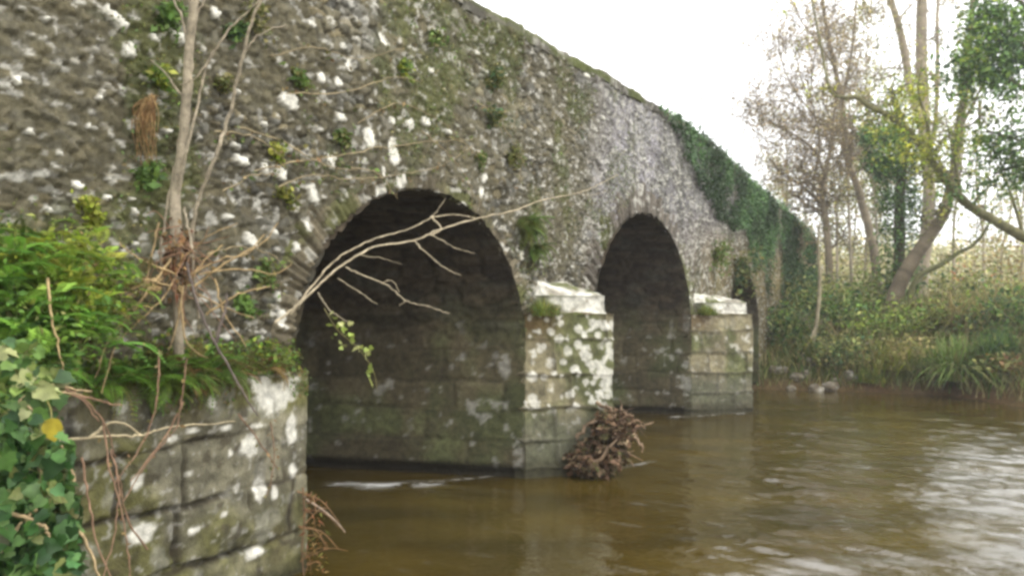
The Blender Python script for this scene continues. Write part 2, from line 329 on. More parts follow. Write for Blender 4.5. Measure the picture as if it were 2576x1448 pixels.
def barrel(i):
    a, b, rise = ARCH[i]; c = (a+b)/2; hw = (b-a)/2
    leg = np.arange(-.35, SPR, .03); th = np.linspace(math.pi, 0, 150)
    ps = np.concatenate([np.full(len(leg), a), c+hw*np.cos(th), np.full(len(leg), b)])
    pz = np.concatenate([leg, SPR+rise*np.sin(th), leg[::-1]])
    l = np.concatenate([[0], np.cumsum(np.hypot(np.diff(ps), np.diff(pz)))])
    nrm = np.stack([np.gradient(pz), -np.gradient(ps)], 1); nrm /= np.linalg.norm(nrm, axis=1)[:, None]+1e-9   # towards inside
    wv = np.concatenate([np.arange(0, 1.2, .03), np.arange(1.2, 6.29, .045)])
    A = wv[None]+0*l[:, None]; Lg = l[:, None]+0*A; PZ = pz[:, None]+0*A
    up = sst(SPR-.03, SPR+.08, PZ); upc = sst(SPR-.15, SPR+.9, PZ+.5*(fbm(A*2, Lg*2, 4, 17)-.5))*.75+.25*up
    e1, r1 = ashlar(A, PZ, np.array([-1, .12, .46, .86, 1.22, 1.62, 2.2, 9.]), (.5, 1.0), 40+i)
    f1, f2, idn = worley(A/.34+.1*vn(A*3, Lg*3), Lg/.13, 15+i); r2 = _rt[idn]
    h1 = sst(0, .045, e1)*.018+.02*r1[..., 0]; h2 = sst(.02, .2, f2-f1)*.025+.02*r2[..., 0]-.01
    h = h1*(1-up)+h2*up+.02*(fbm(A*12, Lg*12, 4, 3)-.5)-.03
    h = h-.10*sst(.16, .05, PZ)
    c1 = mix(np.broadcast_to(np.array([.085, .072, .040]), A.shape+(3,)), [.075, .08, .035], sst(.42, .65, fbm(A*1.4, Lg*1.4, 4, 8)))*(.65+.7*r1[..., 1])[..., None]
    c1 = mix(c1, DARK*.8, .5*(1-sst(.0, .04, e1))); c1 = c1*(.55+.9*fbm(A*3, Lg*3, 5, 77))[..., None]
    c1 = mix(c1, LICH*.5, sst(.68, .78, fbm(A*7, Lg*7, 3, 91)+.08*sst(1.0, 0, A))*.6)
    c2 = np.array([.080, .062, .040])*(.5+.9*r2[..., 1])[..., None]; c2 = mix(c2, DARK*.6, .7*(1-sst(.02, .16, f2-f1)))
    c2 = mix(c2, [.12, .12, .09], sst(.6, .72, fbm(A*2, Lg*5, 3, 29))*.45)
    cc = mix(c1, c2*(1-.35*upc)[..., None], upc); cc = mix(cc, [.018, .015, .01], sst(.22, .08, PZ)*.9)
    base = W(ps, 0., pz)[:, None]+ (A[..., None]*BD) + .04*N
    Vv = base+nrm[:, 0][:, None, None]*h[..., None]*T+nrm[:, 1][:, None, None]*h[..., None]*Z
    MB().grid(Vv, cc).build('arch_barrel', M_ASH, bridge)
def ring(i):
    a, b, rise = ARCH[i]; c = (a+b)/2; hw = (b-a)/2; dep = (.36, .55, .40)[i]
    per = math.pi*(hw+rise)/2; nt_ = int(per/(.016 if i < 2 else .03)); th = np.linspace(math.pi+.05, -.05, nt_)[:, None]; rho = np.linspace(0, dep, 34)[None]
    S = c+(hw+rho)*np.cos(th); Zz = SPR+(rise+rho)*np.sin(th)
    x = (math.pi-th)/math.pi*per+0*rho; rr = rho+0*th
    xw = x+.02*(fbm(x*4, rr*5, 3, 5+i)-.5)
    jl = [0.]; r2 = np.random.default_rng(70+i)
    while jl[-1] < per+1: jl.append(jl[-1]+.055+.085*r2.random()**1.5)
    jl = np.array(jl)-.2; q = np.clip(np.searchsorted(jl, xw)-1, 0, len(jl)-2); e = np.minimum(xw-jl[q], jl[q+1]-xw); r = _rt[(q*37+i*991) % 65536]
    lenr = dep*(.45+.55*r[..., 0]); eo = np.clip(lenr-rr, -1, 1)
    body = sst(.004, .03, np.minimum(e, eo+.01))
    h = -.035+body*(.018+.035*r[..., 1])+.03*(fbm(x*14, rr*14, 3, 9)-.5)+.03*(fbm(S*3, Zz*3, 3, 12)-.5)
    h = np.where(eo < -.01, h-.04, h); h = h-.03*sst(.03, 0, rr)
    tan = np.array([.17, .145, .095]) if i != 1 else np.array([.16, .14, .115])
    base = tan*(.5+.6*r[..., 2])[..., None]*(.6+.8*fbm(S*8, Zz*8, 4, 5))[..., None]; base = mix(base, DARK*1.6, (.3 if i == 0 else .5)*(1-body))
    base = mix(base, MOSS, .6*sst(.54, .66, fbm(S*1.6, Zz*1.6, 4, 28)))
    base = mix(base, LICH*.8, sst(.64, .74, fbm(S*9, Zz*9, 3, 77)+.12*(r[..., 3]-.5))*.7)
    wm = lichen_marks(S, Zz); base = mix(base, LICH*1.05, wm)
    MB().grid(W(S, .02+h, Zz), base, flip=True).build('arch_ring', M_STONE, bridge)
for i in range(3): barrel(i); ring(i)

# ------------------------------------------------------------------ strips that follow a plan path (cutwaters, abutment)
def resample(pts, step):
    pts = np.asarray(pts, float); out = [pts[0]]
    for p, q in zip(pts[:-1], pts[1:]):
        k = max(2, int(np.linalg.norm(q-p)/step)); out += [p+(q-p)*j/k for j in range(1, k+1)]
    return np.array(out)
def strip(pts, z0, z1, step, fn, side=1):
    """wall following plan points (s, n); fn(a, z) -> height, colour"""
    p = resample(pts, step); a = np.concatenate([[0], np.cumsum(np.linalg.norm(np.diff(p, axis=0), axis=1))])
    tg = np.gradient(p, axis=0); tg /= np.linalg.norm(tg, axis=1)[:, None]; nr = np.stack([-tg[:, 1], tg[:, 0]], 1)*side
    zv = np.linspace(z0, z1, max(3, int((z1-z0)/step))); A = a[:, None]+0*zv; ZZ = zv[None]+0*A
    h, col = fn(A, ZZ)
    return W(p[:, 0][:, None]+nr[:, 0][:, None]*h, p[:, 1][:, None]+nr[:, 1][:, None]*h, ZZ), col, p, a
def blobs(a, z, lst, seed=0):
    m = np.zeros(a.shape); wob = .8*(fbm(a*10, z*10, 3, seed)-.5)+.5*(fbm(a*30, z*30, 2, seed+5)-.5)
    for (x, y, rx, ry) in lst: m = np.maximum(m, sst(1.18, .7, np.hypot((a-x)/rx, (z-y)/ry)+wob))
    return m*(.55+.6*fbm(a*24, z*24, 3, seed+11))
def pier(i, proj, nose_at, lich):
    sa = ARCH[i][1]; sb = ARCH[i+1][0]; sn = sa+(sb-sa)*nose_at; zt = 2.05
    r0 = np.random.default_rng(5+i)
    spots = [(r0.uniform(.25, 1.35)**1., r0.uniform(.75, 2.0), q, q*r0.uniform(.8, 1.1)) for q in r0.uniform(.025, .075, 46)]
    def fn(a, z):
        e, r = ashlar(a, z, np.array([-1, .12, .46, .86, 1.28, 1.72, 2.06, 9.]), (.55, 1.1), 60+i)
        ed = np.minimum(sst(0, .04, e), 1)
        h = -.02+ed*.02+.02*r[..., 0]+.03*(fbm(a*7, z*7, 4, 3+i)-.5)-.012*sst(.05, 0, e)
        c = mix(np.broadcast_to(np.array([.20, .175, .105]), a.shape+(3,)), [.10, .105, .045], sst(.4, .64, fbm(a*1.8, z*1.8, 4, 11+i)))*(.85+.3*r[..., 1])[..., None]*(.45+1.1*fbm(a*6, z*6, 5, 219+i))[..., None]
        c = mix(c, [.17, .095, .045], .55*sst(1.6, 1.95, z)*sst(.9, .3, a))
        c = mix(c, DARK, .75*(1-ed))
        g = lich*sst(.45, 1.2, a+.3*(fbm(a*2, z*2, 2, 5)-.5))*sst(.75, 1.0, z)
        pl = np.maximum(sst(.60, .70, fbm(a*8, z*8, 4, 97)+.21*g-.10), blobs(a, z, spots, 7)*sst(.75, .9, z)*min(1, lich))
        c = mix(c, LICH*(.85+.3*fbm(a*15, z*15, 2, 4))[..., None], np.clip(pl, 0, 1)*(.45+.5*fbm(a*11, z*11, 4, 203))*(.6+.5*min(1, lich)))
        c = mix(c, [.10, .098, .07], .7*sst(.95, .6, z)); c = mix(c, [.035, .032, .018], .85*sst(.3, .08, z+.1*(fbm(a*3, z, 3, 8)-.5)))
        return h, c
    pts = [(sa-.005, -.12), (sa-.005, .04), (sn, proj), (sb, .03), (sb, -.12)]
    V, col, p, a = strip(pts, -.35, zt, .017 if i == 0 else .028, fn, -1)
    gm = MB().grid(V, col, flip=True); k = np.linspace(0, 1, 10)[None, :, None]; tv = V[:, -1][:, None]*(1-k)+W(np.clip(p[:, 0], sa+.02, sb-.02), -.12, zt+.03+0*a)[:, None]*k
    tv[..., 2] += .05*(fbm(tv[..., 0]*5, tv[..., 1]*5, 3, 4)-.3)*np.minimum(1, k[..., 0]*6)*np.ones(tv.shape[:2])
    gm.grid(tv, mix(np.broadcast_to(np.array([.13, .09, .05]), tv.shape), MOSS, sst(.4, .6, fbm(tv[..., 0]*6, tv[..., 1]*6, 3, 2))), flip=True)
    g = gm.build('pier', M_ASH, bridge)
    # capstone: a slab with a weathered top that rises to the wall
    def fc(a, z):
        h = .045+.10*(fbm(a*4, z*5, 5, 23+i)-.5)-.02*sst(2.08, 2.055, z)-.03*sst(2.26, 2.31, z)
        c = mix(np.broadcast_to(np.array([.27, .245, .19]), a.shape+(3,)), LICH*.95, sst(.42, .62, fbm(a*5, z*5, 4, 61)+.12*sst(.3, 1.2, a)))
        c = mix(c, [.10, .11, .04], sst(.8, .3, a)*.8*sst(.3, .55, fbm(a*6, z*6, 3, 3)))
        return h, c
    A0 = np.array([sa, .0]); NO = np.array([sn, proj]); B0 = np.array([sb, .0]); f = .24
    a1 = A0+f*(NO-A0); b1 = B0+f*(NO-B0); no = NO-[0, .09]
    V, col, p, a = strip([(a1[0]+.03, -.06), a1+[.03, -.02], no, b1-[.03, .02], (b1[0]-.03, -.06)], zt+.004, 2.29, .018, fc, -1)
    m = MB().grid(V, col, flip=True)
    k = np.linspace(0, 1, 24)[None, :, None]; edge = V[:, -1][:, None]; si = np.clip(p[:, 0], a1[0]+.1, b1[0]-.1); inner = W(si*.7+.3*(a1[0]+sn)/2, -.05, 2.50+0*si)[:, None]
    tv = edge*(1-k)+inner*k; aa = a[:, None]+0*k[..., 0]; kk = k[..., 0]+0*aa
    tv[..., 2] += .13*(fbm(tv[..., 0]*4, tv[..., 1]*4, 5, 6)-.5)*np.minimum(1, kk*8)
    tc = mix(np.broadcast_to(np.array([.29, .265, .21]), tv.shape), LICH*1.05, sst(.36, .6, fbm(tv[..., 0]*5, tv[..., 1]*5, 4, 14)))
    tc = mix(tc, [.12, .13, .05], sst(.5, .65, fbm(tv[..., 0]*6, tv[..., 1]*6, 4, 31)))
    m.grid(tv, tc, flip=True)
    m.build('capstone', M_ASH, g)
    return sn
N1 = pier(0, .80, .5, 1.0); N2 = pier(1, 1.02, .35, .22)

AB = .15
def fab(a, z):
    s = a-4.0
    e, r = ashlar(a, z+.05*(fbm(a*2.5, z*2.5, 3, 171)-.5), np.array([-1, .0, .33, .77, 1.19, 1.66, 9.]), (.35, .85), 93)
    ed = sst(0, .035, e)
    h = -.06+ed*.05+.05*r[..., 0]+.09*(fbm(a*4, z*5, 5, 33)-.5)-.07*sst(.02, 0, np.abs(z-.34-.03*np.sin(a*4)))*(fbm(a*2, z*0, 2, 3) > .45)
    ck = sst(8.75, 9.2, a); h = h*(1-.75*ck)-.01*ck
    c = mix(np.broadcast_to(np.array([.150, .138, .092]), a.shape+(3,)), [.105, .10, .038], sst(.4, .62, fbm(a*1.7, z*1.7, 4, 51)))*(.7+.5*r[..., 1])[..., None]
    c = mix(c, DARK*.8, .95*(1-ed))
    pl = sst(.64, .74, fbm(a*7, z*7, 4, 137)+.02)
    c = mix(c, LICH*.45, pl*.35); c = c*(.35+1.3*fbm(a*6, z*7, 5, 141))[..., None]; c = mix(c, [.10, .085, .04], .6*sst(.5, .65, fbm(a*2.6, z*2, 4, 143)))
    c = mix(c, LICH*.6, .5*sst(.68, .76, fbm(a*24, z*24, 3, 211)+.05*(r[..., 2]-.5))); c = mix(c, DARK, .7*sst(.66, .74, fbm(a*9, z*11, 4, 213)))
    L = []
    for (u, v, rw, rh) in [(690, 1000, 62, 52), (725, 985, 34, 40), (655, 965, 36, 30), (735, 1080, 16, 48), (622, 1120, 26, 40), (300, 1020, 20, 26), (530, 1010, 14, 26), (432, 1103, 16, 11), (560, 1075, 26, 6), (480, 1082, 40, 6), (640, 1070, 30, 6), (735, 955, 30, 14), (650, 1230, 22, 46), (595, 1225, 10, 16), (480, 1190, 12, 10), (340, 1215, 30, 26), (350, 1340, 52, 34), (690, 1240, 12, 26), (575, 1140, 8, 14), (620, 955, 30, 14), (710, 940, 36, 10), (740, 1180, 14, 24), (480, 1330, 24, 14), (640, 1390, 30, 20), (555, 1290, 14, 14)]:
        s_, z_ = onwall(u, v, AB); d = float(W(s_, AB, 0.)[1]); sr = onwall(u+rw, v, AB)[0]-s_
        L.append((s_+5., z_, sr*.74, rh/F*d*.74))
    c = mix(c, LICH*(.9+.25*fbm(a*16, z*16, 2, 4))[..., None], blobs(a, z, L, 55))
    c = mix(c, [.04, .037, .02], .8*sst(.2, .04, z))
    return h, c
V, col, p, a = strip([(-5, AB), (4.41, AB), (4.41-.05, .02), (4.41-.3, -.1)], -.35, SPR, .017, fab, 1)
m = MB().grid(V, col)
k = np.linspace(0, 1, 8)[None, :, None]; e0 = V[:, -1][:, None]; e1 = W(np.minimum(p[:, 0], 4.36), -.08, SPR+.03)[:, None]
tv = e0*(1-k)+e1*k; m.grid(tv, mix(np.broadcast_to(np.array([.07, .06, .03]), tv.shape), MOSS, sst(.4, .6, fbm(tv[..., 0]*5, tv[..., 1]*5, 3, 2))))
m.build('abutment', M_ASH, bridge)

# ------------------------------------------------------------------ terrain and water
RB = np.array([[-14, 34], [-4, 27], [3.5, 22.6], [6.3, 20.9], [6.75, 20.6], [8.4, 20.1], [10.9, 19.2], [11.3, 16.8], [12.6, 12], [14, 4], [16, -14]], float)
LB = np.array([[-12, 10.2], [-4.0, 7.2], [-1.85, 6.2], [-2.1, 4.9], [-2.5, 4.2], [-2.35, 3.2], [-2.0, 2.0], [-1.5, .9], [-.2, -.6], [.6, -14]], float)
def sdist(x, y, pl):
    best = np.full(x.shape, 1e9); sg_ = np.ones(x.shape)
    for p, q in zip(pl[:-1], pl[1:]):
        d = q-p; t = np.clip(((x-p[0])*d[0]+(y-p[1])*d[1])/(d@d), 0, 1); dx = x-(p[0]+t*d[0]); dy = y-(p[1]+t*d[1]); dd = np.hypot(dx, dy)
        cr = d[0]*(y-p[1])-d[1]*(x-p[0]); u = dd < best
        best = np.where(u, dd, best); sg_ = np.where(u, np.sign(cr), sg_)
    return best*sg_
def ground_z(x, y):
    x = np.asarray(x, float); y = np.asarray(y, float)
    r = sdist(x, y, RB); l = -sdist(x, y, LB)
    zr = np.interp(r, [-3, -.4, 0, .15, .8, 2, 4, 8, 30, 200], [-.9, -.35, -.03, .16, .75, 1.35, 1.85, 2.2, 2.4, 3.5])
    zl = np.interp(l, [-3, -.4, 0, .3, .8, 2, 4, 200], [-.9, -.45, -.05, .5, 1.05, 1.4, 1.55, 3])
    z = np.where(r > l, zr, zl)
    amp = np.clip(np.maximum(r, l), 0, 1)
    return z+amp*(.35*(fbm(x*.7, y*.7, 4, 3)-.5)+.1*(fbm(x*3, y*3, 3, 8)-.5))
def axis(a, b, c, d, f, g):
    return np.unique(np.concatenate([np.linspace(a, b, 30), np.linspace(b, c, f), np.linspace(c, d, g)]))
gx = axis(-150, -6, 22, 300, 230, 60); gy = axis(-60, -4, 40, 500, 330, 60)
GX, GY = np.meshgrid(gx, gy, indexing='ij'); GZ = ground_z(GX, GY)
r = sdist(GX, GY, RB)
gc = mix(np.broadcast_to(np.array([.075, .06, .03]), GX.shape+(3,)), [.08, .10, .03], sst(.4, .6, fbm(GX*.8, GY*.8, 4, 40)))
gc = mix(gc, [.12, .07, .035], sst(.45, .15, GZ)*.8)
gc = mix(gc, [.28, .26, .12], sst(14, 30, r))
# keep the ground out of the river under the arches and out of the barrels
g = MB().grid(GX[..., None]*np.array([1, 0, 0])+GY[..., None]*np.array([0, 1, 0])+GZ[..., None]*Z, gc).build('ground', M_SOIL); tag(g, kind='structure')

wy = [-8.]
while wy[-1] < 42: wy.append(wy[-1]+(.15 if wy[-1] < 4 else .03+.0035*(wy[-1]-4)))
wy = np.array(wy); wx = np.concatenate([np.arange(-16, -3, .2), np.arange(-3, 9, .035), np.arange(9, 20, .08)])
WX, WY = np.meshgrid(wx, wy, indexing='ij')
fl = W(0., 0., 0.)*0+np.array([.80, -.6, 0])             # surface current, out of the arches and to the right
A_ = WX*fl[0]+WY*fl[1]; B_ = -WX*fl[1]+WY*fl[0]
rough_ = .25+.75*sst(.2, 4.5, WX-.1*(WY-6)+2*(fbm(WX*.5, WY*.5, 3, 2)-.5)); rough_ = rough_*(.55+.45*sst(16, 10, WY))
hz = .036*(fbm(A_*1.2, B_*2.6, 2, 5)-.5)+.032*(fbm(A_*2.8+.8*fbm(A_, B_, 2, 3), B_*5.2, 3, 15)-.5)+.010*(fbm(A_*9, B_*13, 2, 25)-.5)
br = sst(2.6, .2, np.hypot(WX-2.6, (WY-5.6)*1.0))       # broken water in the foreground
hz = hz*rough_*(.5+1.2*sst(.35, .65, fbm(WX*.7+3, WY*1.1, 3, 81)))+.026*rough_*(fbm(A_*5, B_*9, 3, 65)-.5)+.06*br*(fbm(A_*3.2, B_*8, 3, 35)-.5)
ar = sst(1.0, .2, np.hypot((WX+1.4)/1.2, (WY-9.0)/.5)); hz += .05*ar*(fbm(WX*4, WY*8, 3, 45)-.3)
WV = np.stack([WX, WY, hz], -1)
fm = np.zeros(WX.shape)
def seg(u0, v0, u1, v1, wd, amt):
    p = np.array([((u-CU)/F*EYE/((v-HZ)/F), EYE/((v-HZ)/F)) for u, v in ((u0, v0), (u1, v1))]); d = p[1]-p[0]
    t = np.clip(((WX-p[0, 0])*d[0]+(WY-p[0, 1])*d[1])/(d@d), 0, 1); r_ = np.hypot(WX-p[0, 0]-t*d[0], (WY-p[0, 1]-t*d[1]))
    return amt*np.minimum(1, np.exp(-(r_/wd)**2))
fm = np.maximum.reduce([seg(930, 1222, 1085, 1217, .12, 1.1), seg(1090, 1212, 1310, 1188, .04, .45), seg(850, 1216, 960, 1222, .10, .55), seg(1320, 1187, 1500, 1184, .05, .5), seg(1690, 1048, 1890, 1038, .07, .5), seg(1540, 1180, 1640, 1160, .05, .35)])
fm = fm*sst(.3, .6, fbm(WX*5, WY*9, 4, 95))
fm = np.maximum(fm, .18*sst(.73, .80, fbm(A_*2.0, B_*9, 4, 96))*rough_)          # thin bubbles drifting in lines
def glare_patch(cx, cy, dx, dy, hl, hw):
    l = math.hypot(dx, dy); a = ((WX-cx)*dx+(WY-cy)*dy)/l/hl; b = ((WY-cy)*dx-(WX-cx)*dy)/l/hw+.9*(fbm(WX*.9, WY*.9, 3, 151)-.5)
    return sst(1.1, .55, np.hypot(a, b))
tg = np.maximum(glare_patch(5.9, 9.0, .54, .84, 4.4, .95), .55*glare_patch(2.5, 6.0, .9, .35, 1.3, .4))      # sky glare and glitter put into the water colour as pale patches
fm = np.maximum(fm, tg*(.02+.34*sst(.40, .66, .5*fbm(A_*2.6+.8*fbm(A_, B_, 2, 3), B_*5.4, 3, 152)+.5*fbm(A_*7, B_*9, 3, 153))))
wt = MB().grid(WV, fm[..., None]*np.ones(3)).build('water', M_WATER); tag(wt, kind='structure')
def water_h(x, y):
    i = np.clip(np.searchsorted(wx, x), 0, len(wx)-1); j = np.clip(np.searchsorted(wy, y), 0, len(wy)-1); return hz[i, j]

# ================================================================== vegetation helpers
rng = np.random.default_rng(21)
def U_(a, b, n=None): return rng.uniform(a, b, n)
def unit(v): v = np.asarray(v, float); return v/(np.linalg.norm(v, axis=-1, keepdims=True)+1e-9)
def frame(dirs, up):
    y = unit(dirs); x = unit(np.cross(y, up)); z = np.cross(x, y); return np.stack([x, y, z], -1)
def rvec(n): return unit(rng.normal(size=(n, 3)))
def pal(cols, n, jit=.25):
    cols = np.array(cols, float); c = cols[rng.integers(0, len(cols), n)]
    t = rng.random((n, 1)); c = c*(1-.3*t)+cols[rng.integers(0, len(cols), n)]*.3*t
    return c*np.exp(rng.normal(size=(n, 1))*jit)
def spl(pts, k=6):
    p = np.asarray(pts, float); p = np.concatenate([[2*p[0]-p[1]], p, [2*p[-1]-p[-2]]]); out = []
    for i in range(1, len(p)-2):
        t = np.linspace(0, 1, k, endpoint=False)[:, None]; a, b, c, d = p[i-1:i+3]
        out.append(.5*((2*b)+(-a+c)*t+(2*a-5*b+4*c-d)*t*t+(-a+3*b-3*c+d)*t**3))
    return np.concatenate(out+[p[-2:-1]])
def PT(l): return np.array([P(*q) for q in l])
def stem(mb, pts, r0, r1, col, sides=6, k=6, wob=.0, knot=.0):
    p = spl(pts, k); n = len(p)
    if wob: 
        q = rng.normal(size=p.shape)*wob; q[0] = 0; p = p+q
    r = np.linspace(r0, r1, n)*(1+knot*rng.normal(size=n))
    c = np.asarray(col)*np.exp(rng.normal(size=(n, 1))*.15); mb.tube(p, np.abs(r)+1e-4, np.repeat(c, sides, 0), sides); return p
# leaf shapes
LF_V = [(0, 0, 0), (.28, .45, .07), (0, 1, -.05), (-.28, .45, .07)]; LF_Q = [(0, 1, 2, 3)]
LONG_V = [(0, 0, 0), (.13, .4, .04), (0, 1, -.12), (-.13, .4, .04)]
_iv = [(0, .02), (.27, -.08), (.46, .10), (.38, .34), (.40, .52), (.20, .66), (0, .98), (-.20, .66), (-.40, .52), (-.38, .34), (-.46, .10), (-.27, -.08)]
IV_V = [(0, .35, -.03)]+[(x, y, .22*abs(x)-.25*max(0, y-.5)-.04*(i % 2)) for i, (x, y) in enumerate(_iv)]; IV_T = [(0, i+1, (i+1) % 12+1) for i in range(12)]
_rd = [(0, 0), (.3, .1), (.42, .4), (.3, .75), (0, 1), (-.3, .75), (-.42, .4), (-.3, .1)]
RD_V = [(0, .45, -.04)]+[(x, y, .10*abs(x)-.1*max(0, y-.5)) for x, y in _rd]; RD_T = [(0, i+1, (i+1) % 8+1) for i in range(8)]
def frond_tmpl(droop, curl, npn=15, wid=.24):
    V = []; Q = []; t = np.linspace(0, 1, npn+1)
    yy = t*(1-.25*droop*t); zz = .35*t-droop*t**2; xx = curl*t**2
    for i in range(npn):
        for e in (i, i+1):
            w_ = .008*(1-t[e])+.002; V += [(xx[e]-w_, yy[e], zz[e]), (xx[e]+w_, yy[e], zz[e])]
        k = len(V)-4; Q.append((k, k+1, k+3, k+2))
    for i in range(1, npn+1):
        wl = wid*math.sin(math.pi*min(1, .12+.88*t[i]**.75))**.8*(1-.15*t[i])+.012; hw = .45/npn
        for sg_ in (-1, 1):
            b = np.array([xx[i], yy[i], zz[i]]); k = len(V)
            V += [tuple(b+[0, -hw, 0]), tuple(b+[sg_*wl*.55, .25*wl-hw*.9, -.02]), tuple(b+[sg_*wl, .5*wl, -.08*wl-.03]), tuple(b+[sg_*wl*.5, .25*wl+hw*.9, -.01])]
            Q.append((k, k+1, k+2, k+3) if sg_ > 0 else (k, k+3, k+2, k+1))
    return V, Q
FR = [frond_tmpl(d, c) for d, c in ((.35, .1), (.7, -.15), (1.0, .2), (.55, -.05))]
def blade_tmpl(bend, seg=5, w_=.018):
    V = []; Q = []
    for i in range(seg+1):
        t = i/seg; ww = w_*(1-t**1.5)+.001; V += [(-ww, bend*t*t*.9, t-.55*bend*t**2.4), (ww, bend*t*t*.9, t-.55*bend*t**2.4)]
        if i: k = 2*i-2; Q.append((k, k+1, k+3, k+2))
    return V, Q
BL = [blade_tmpl(b) for b in (.2, .6, 1.0, 1.35)]
def zrot(a, tilt=None):
    c, s_ = np.cos(a), np.sin(a); R = np.zeros((len(a), 3, 3)); R[:, 0, 0] = c; R[:, 0, 1] = -s_; R[:, 1, 0] = s_; R[:, 1, 1] = c; R[:, 2, 2] = 1
    if tilt is not None:
        X = np.zeros_like(R); X[:, 0, 0] = 1; ct, st_ = np.cos(tilt), np.sin(tilt); X[:, 1, 1] = ct; X[:, 1, 2] = st_; X[:, 2, 1] = -st_; X[:, 2, 2] = ct
        R = R@X
    return R
def leaves(mb, pos, size, cols, up=(0, 0, 1.), upw=.8, down=.4, kind='leaf', toward=None):
    n = len(pos)
    if n == 0: return
    d = rvec(n)*[1, 1, .6]+np.array([0, 0, -down])
    if toward is not None: d = d+toward
    u = rvec(n)+np.asarray(up)*upw
    R = frame(d, u); sz = np.asarray(size)*np.exp(rng.normal(size=n)*.25)
    if kind == 'leaf': mb.inst(LF_V, LF_Q, None, pos, R, sz, cols)
    elif kind == 'long': mb.inst(LONG_V, LF_Q, None, pos, R, sz, cols)
    elif kind == 'ivy': mb.inst(IV_V, None, IV_T, pos, R, sz, cols)
    else: mb.inst(RD_V, None, RD_T, pos, R, sz, cols)
def fern(name, label, base, nf, L, cols, az=(0, 2*math.pi), tilt=(-.2, .9), group=None, spread=.05, cat='fern'):
    t = thing(name, label, cat, base, group); mb = MB()
    for k in range(4):
        n = max(1, nf//4); a = U_(az[0], az[1], n); ti = U_(tilt[0], tilt[1], n)
        pos = np.asarray(base)+np.stack([U_(-spread, spread, n), U_(-spread, spread, n), U_(0, .04, n)], 1)
        mb.inst(FR[k][0], FR[k][1], None, pos, zrot(a, -ti), U_(.65, 1.1, n)*L, pal(cols, n))
    mb.build('fronds', M_LEAF, t); return t
def tuft(mb, base, n, L, cols, spread=.08, az=None, bias=None):
    for k in range(4):
        m = max(1, n//4); a = U_(0, 2*math.pi, m) if az is None else U_(az[0], az[1], m)
        rr = spread*np.sqrt(U_(0, 1, m)); ph = U_(0, 6.28, m); pos = np.asarray(base)+np.stack([rr*np.cos(ph), rr*np.sin(ph), 0*rr-.02], 1)
        mb.inst(BL[k][0], BL[k][1], None, pos, zrot(a, U_(-.1, .35, m)), U_(.55, 1.1, m)*L, pal(cols, m))

GRN = [(.12, .21, .04), (.09, .165, .04), (.155, .235, .05)]; YGR = [(.30, .33, .04), (.22, .29, .03), (.36, .35, .07)]; DGR = [(.05, .10, .038), (.065, .12, .045), (.04, .08, .038)]
DRYC = [(.26, .16, .07), (.18, .10, .045), (.32, .22, .10)]; OLV = [(.15, .165, .045), (.20, .175, .065), (.12, .14, .04)]; STRAW = [(.40, .32, .16), (.32, .25, .11), (.26, .26, .10)]
BARKP = (.33, .28, .20); BARKG = (.16, .135, .095); BARKD = (.075, .06, .04)

# ------------------------------------------------------------------ left: ledge plants, sapling, stems, ivy
def ledge(u, n=.08):                    # a point on the ledge of the abutment seen at column u
    s, _ = onwall(u, 950, n); return W(s, n, SPR+.02)
LG = [(.15, .30, .04), (.12, .25, .05), (.20, .33, .05)]
for (u, nf, L, cols, lab) in [(395, 110, .34, LG+YGR[1:2]+GRN+OLV, 'bright green fern spilling over the ledge below the sapling'),
                              (560, 60, .24, GRN+OLV+DRYC[:1], 'green fern on the ledge just right of the sapling'),
                              (660, 40, .19, OLV+DRYC+GRN[:1], 'olive brown fern on the ledge beside the first arch'),
                              (265, 60, .30, LG+OLV, 'green fern on the ledge left of the sapling'),
                              (475, 80, .30, LG+OLV+DRYC[:1], 'drooping green fern at the foot of the sapling')]:
    fern('fern', lab, ledge(u), nf, L, cols, az=(math.pi*.62, math.pi*1.75), tilt=(-.7, .95), group='ferns on the abutment ledge', spread=.13)
mb = MB()                                  # moss, dead leaves and short herbs along the ledge
n = 6500; s_ = U_(1.6, 4.36, n); nn = U_(-.05, .15, n); hh = .03+.42*np.abs(fbm(s_*3, nn*6, 3, 4))*U_(0, 1.1, n)
pp = W(s_, nn, SPR+hh); leaves(mb, pp, .034, pal(LG+GRN+OLV+YGR[:2]+DRYC[:1], n), upw=.6)
n = 1500; s_ = U_(1.6, 4.4, n); pp = W(s_, AB+U_(-.02, .05, n), SPR+.03-U_(0, .22, n)*(fbm(s_*4, 0*s_, 3, 9) > .5)); leaves(mb, pp, .028, pal(GRN+OLV+DRYC[:1], n), upw=.3, down=1.2)
tag(mb.build('ledge_undergrowth', M_LEAF), 'low mossy herbs and dead leaves covering the abutment ledge', 'undergrowth', kind='stuff')

